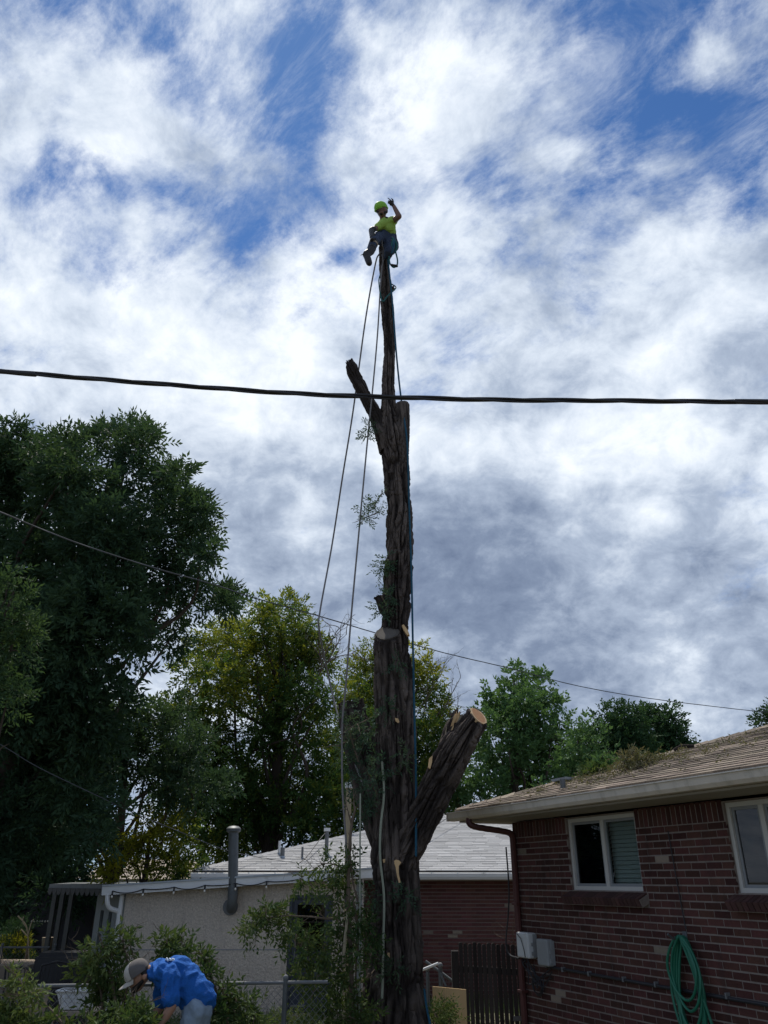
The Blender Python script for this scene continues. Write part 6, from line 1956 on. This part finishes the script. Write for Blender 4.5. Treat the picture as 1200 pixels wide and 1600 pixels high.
# dark picket fence between garage and house
pf = empty("picket_fence", (1.45, 12.45, 0))
gg = random.Random(9)
fl, fr_ = at(716, 1473, 12.6), at(812, 1476, 12.15)
NPK = 13
for i in range(NPK):
    t = (i + .5) / NPK
    x = fl.x + (fr_.x - fl.x) * t
    y = 12.6 + (12.15 - 12.6) * t
    h = 1.385 + gg.uniform(-.012, .012)
    w = (fr_.x - fl.x) / NPK * 0.86
    r_ = w / 2
    poly = [(x - r_, y, 0), (x + r_, y, 0), (x + r_, y, h - r_ * .9)] + [(x + r_ * math.cos(a), y, h - r_ * .9 + r_ * .9 * math.sin(a)) for a in np.linspace(.3, math.pi - .3, 6)] + [(x - r_, y, h - r_ * .9)]
    MB().prism(poly, (0, -0.01 + gg.uniform(-.004, .004), 0), (0, 0.012, 0)).build("picket", M["picket"], pf)
x = fl.x - 0.05
MB().span((x - 0.05, 12.62, 0), (x + 0.05, 12.72, 1.27)).build("post", M["picket"], pf)
for z_ in (0.35, 1.05):
    MB().add([(fl.x, 12.625, z_ - .04), (fr_.x, 12.175, z_ - .04), (fr_.x, 12.175, z_ + .04), (fl.x, 12.625, z_ + .04), (fl.x, 12.665, z_ - .04), (fr_.x, 12.215, z_ - .04), (fr_.x, 12.215, z_ + .04), (fl.x, 12.665, z_ + .04)],
             [(0, 1, 2, 3), (5, 4, 7, 6), (0, 4, 5, 1), (3, 2, 6, 7), (0, 3, 7, 4), (1, 5, 6, 2)]).build("rail", M["picket"], pf)
c = at(809, 1592, 12.1)
MB().box((c.x, 12.13, c.z), (0.11, 0.02, 0.055)).build("latch_plate", M["steel_dark"], pf)
tag(pf, "black weathered picket fence between the garage and the brick house", "fence")
mbt = MB()
for i in range(5):
    twigs(mbt, at(806, 1480, 12.25), (gg.gauss(-.5, .5), 0, 1), .35, .006, gg, 1)
o = mbt.build("dry_weed", M["twig"], None, base=tuple(at(806, 1480, 12.25)))
tag(o, "dry bare weed sticking up over the picket fence by the downspout", "weed")
# plywood board
tl_, tr_ = at(676, 1541, 11.4), at(728, 1546, 11.4)
bd_ = MB().prism([(tl_.x - .02, 11.4, 0), (tr_.x, 11.4, 0), tuple(tr_), tuple(tl_)], (0, -0.009, 0), (0, 0.009, 0))
o = bd_.build("plywood_board", M["plywood"], None, base=(0.8, 11.4, 0))
tag(o, "tan plywood board leaning upright beside the foot of the trunk", "board")
# tall post with a white cap
pt = at(545, 1231, 15.5)
po = empty("wooden_post", (pt.x, 15.5, 0))
MB().span((pt.x - .05, 15.45, 0), (pt.x + .05, 15.55, pt.z)).build("post", M["wood_post"], po)
MB().span((pt.x - .07, 15.43, pt.z), (pt.x + .07, 15.57, pt.z + .10)).build("cap", M["white_metal"], po)
MB().box((pt.x + .02, 15.44, pt.z - .06), (.03, .02, .06)).build("bracket", M["steel"], po)
tag(po, "tall weathered wooden post with white cap left of the trunk", "post")

# ================================================================== things by the porch
bk = empty("laundry_basket", at(117, 1578, 10.1))
a, b = at(97, 1548, 10.1), at(138, 1577, 10.1)
z0, z1 = b.z, a.z
mb = MB()
cxm = (a.x + b.x) / 2
wt_, wb = 0.36, 0.28
rows_, cols_ = 3, 7
# front lattice with real openings
def lat(u, v):
    z = z0 + (z1 - z0) * v
    w = wb + (wt_ - wb) * v
    return Vector((cxm + (u - .5) * w - 0.03 * v, 10.1 - 0.03 * v, z))


us = [0.0, 0.14] + [0.14 + 0.72 * k / cols_ for k in range(1, cols_)] + [0.86, 1.0]
vsx = [0.0, .22, .42, .62, .80, 1.0]
mbx = MB()
def quad(u0, u1, v0, v1):
    p = [lat(u0, v0), lat(u1, v0), lat(u1, v1), lat(u0, v1)]
    mbx.prism(p, (0, -0.006, 0), (0, 0.006, 0))
quad(0, .14, 0, 1)
quad(.86, 1, 0, 1)
quad(.14, .86, 0, .2)
quad(.14, .86, .82, 1)
for k in range(1, cols_):
    u = .14 + .72 * k / cols_
    quad(u - .018, u + .018, .2, .82)
for k in range(1, rows_):
    v = .2 + .62 * k / rows_
    quad(.14, .86, v - .035, v + .035)
mbx.build("front", M["plastic_white"], bk)
mbs = MB()
for u in (0, 1):
    p0, p1 = lat(u, 0), lat(u, 1)
    mbs.prism([p0, p1, p1 + Vector((0, .24, 0)), p0 + Vector((0, .24, 0))], (-.005, 0, 0), (.005, 0, 0))
mbs.prism([lat(0, 0), lat(1, 0), lat(1, 0) + Vector((0, .24, 0)), lat(0, 0) + Vector((0, .24, 0))], (0, 0, -.005), (0, 0, .005))
mbs.prism([lat(0, 0) + Vector((0, .24, 0)), lat(1, 0) + Vector((0, .24, 0)), lat(1, 1) + Vector((0, .24, 0)), lat(0, 1) + Vector((0, .24, 0))], (0, 0, 0), (0, .006, 0))
mbs.build("sides", M["plastic_white"], bk)
MB().tube([lat(0, 1) + Vector((0, -.01, 0)), lat(1, 1) + Vector((0, -.01, 0)), lat(1, 1) + Vector((0, .25, 0)), lat(0, 1) + Vector((0, .25, 0)), lat(0, 1) + Vector((0, -.01, 0))], .012, 6).build("rim", M["plastic_white"], bk)
tag(bk, "white plastic laundry basket with slots behind the chain link fence", "basket")
st = empty("basket_stool", (cxm, 10.2, 0))
MB().span((cxm - .25, 10.02, z0 - .05), (cxm + .25, 10.45, z0 - .012)).build("seat", M["timber"], st)
for sx in (-.21, .21):
    for sy in (10.06, 10.41):
        MB().span((cxm + sx - .02, sy - .02, 0), (cxm + sx + .02, sy + .02, z0 - .05)).build("leg", M["timber"], st)
tag(st, "low wooden stool under the white basket", "stool")


def patio_chair(label, c, rz, s=1.0):
    r = empty("patio_chair", c, rz)
    MB().box((0, 0, .43 * s), (.5 * s, .48 * s, .04)).build("seat", M["black"], r, local=True)
    for sx in (-.23, .23):
        for sy in (-.22, .22):
            MB().tube([(sx * s, sy * s, .0), (sx * s, sy * s, .43 * s)], .014, 6).build("leg", M["black"], r, local=True)
        MB().tube([(sx * s, .22 * s, .43 * s), (sx * s, .30 * s, .98 * s)], .014, 6).build("back_post", M["black"], r, local=True)
        MB().tube([(sx * s, .25 * s, .66 * s), (sx * s, -.2 * s, .64 * s), (sx * s, -.22 * s, .43 * s)], .014, 6).build("armrest", M["black"], r, local=True)
    MB().tube([(-.23 * s, .30 * s, .98 * s), (0, .31 * s, 1.02 * s), (.23 * s, .30 * s, .98 * s)], .016, 6).build("top_rail", M["black"], r, local=True)
    for k in range(6):
        x = (-.17 + k * .068) * s
        MB().tube([(x, .23 * s, .46 * s), (x, .305 * s, 1.0 * s)], .007, 5).build("slat", M["black"], r, local=True)
    tag(r, label, "chair", "black patio chairs by the porch")


for px, Y, rz, lab in ((52, 13.6, 2.9, "black metal patio chair with slat back, nearest the garden"), (78, 14.3, -2.4, "black metal patio chair beside the covered grill")):
    c = at(px, 1500, Y)
    patio_chair(lab, (c.x, Y, 0), rz, 1.0)
gr = empty("covered_grill", (at(100, 1500, 14.6).x, 14.6, 0))
c = ROOT[gr].translation
bmx = bmesh.new()
bmesh.ops.create_cube(bmx, size=1)
for vv in bmx.verts:
    tz = vv.co.z + .5
    vv.co = Vector((vv.co.x * (.78 + .06 * (1 - tz)), vv.co.y * (.55 + .05 * (1 - tz)), tz * 1.12))
bmesh.ops.bevel(bmx, geom=bmx.edges[:], offset=.06, segments=3, affect="EDGES")
me = bpy.data.meshes.new("cover")
bmx.to_mesh(me)
bmx.free()
put("cover", me, M["black"], gr)
for sx in (-.42, .42):
    MB().span((sx - .04, -.2, .86), (sx + .04, .2, .9)).build("side_shelf", M["black"], gr, local=True)
tag(gr, "dark covered grill standing in front of the porch posts", "grill")
tb = empty("round_table", (at(57, 1471, 24).x, 24, 0))
c = ROOT[tb].translation
zt = at(57, 1471, 24).z
MB().tube([(0, 0, zt - .05), (0, 0, zt + .02), (0, 0, zt + .06)], [.24, .23, .16], 18).build("cloth", M["pink"], tb, local=True, smooth=True)
MB().tube([(0, 0, 0), (0, 0, zt - .05)], .04, 8).build("leg", M["steel_dark"], tb, local=True)
tag(tb, "small round table with pink and white cloth far back in the garden", "table")
pot = empty("clay_pot", (at(74, 1474, 20).x, 20, 0))
zt = at(74, 1466, 20).z
MB().tube([(0, 0, zt - .32), (0, 0, zt), (0, 0, zt + .02)], [.09, .13, .13], 14).build("pot", M["clay"], pot, local=True, smooth=True)
MB().tube([(0, 0, 0), (0, 0, zt - .32)], .08, 10).build("stand", M["timber"], pot, local=True)
tag(pot, "pale clay pot on a stand beside the porch post", "pot")
p2 = empty("clay_pot", (at(55, 1553, 10.6).x, 10.6, 0))
zt = at(55, 1545, 10.6).z
MB().tube([(0, 0, 0), (0, 0, zt - .2), (0, 0, zt), (0, 0, zt + .02)], [.13, .14, .17, .17], 14).build("pot", M["clay"], p2, local=True, smooth=True)
tag(p2, "brown pot half hidden by brush behind the chain link fence", "pot")
bed = empty("raised_bed", (at(10, 1512, 16.8).x, 16.8, 0))
za_ = at(10, 1508, 16.8).z
MB().span((-2.5, -.04, 0), (.42, .04, za_)).build("edge_board", M["timber"], bed, local=True)
MB().span((.34, .04, 0), (.42, 1.8, za_)).build("edge_board", M["timber"], bed, local=True)
MB().span((-2.5, .04, 0), (.34, 1.8, za_ - .05)).build("soil", M["clay"], bed, local=True)
tag(bed, "low raised garden bed with pale timber edge at far left", "garden bed")
# white wire branches with tiny lights, and the string of lights behind
ld = empty("light_branch", at(45, 1470, 19))
mb = MB()
for pts_ in (((45, 1500), (44, 1465), (40, 1445), (28, 1431)), ((44, 1462), (48, 1445), (52, 1437)), ((41, 1448), (36, 1440), (37, 1432)), ((42, 1462), (36, 1455), (33, 1452))):
    q = spline([(*at(px, py, 19), 0) for px, py in pts_], 14)[:, :3]
    mb.tube(q, .013, 6)
mb.build("branch", M["twig_pale"], ld, smooth=True)
MB().tube([at(45, 1470, 19.05), (at(45, 1470, 19).x, 19.05, 0)], .03, 6).build("trunk", M["twig"], ld)
tag(ld, "pale bare ornamental branch standing in the far left garden", "ornament")
sl_ = empty("string_lights", at(55, 1438, 22))
pts_ = [at(50 + i * 4.2, 1437 + (0.5 if i % 2 else 0), 22) for i in range(9)]
MB().tube(pts_, .006, 5).build("cord", M["cable"], sl_)
for p in pts_:
    MB().ball(p + Vector((0, 0, -.03)), .022, None, 8, 6).build("bulb", M["bulb"], sl_)
tag(sl_, "short row of tiny white bulbs hanging in the dark behind the porch", "string lights")
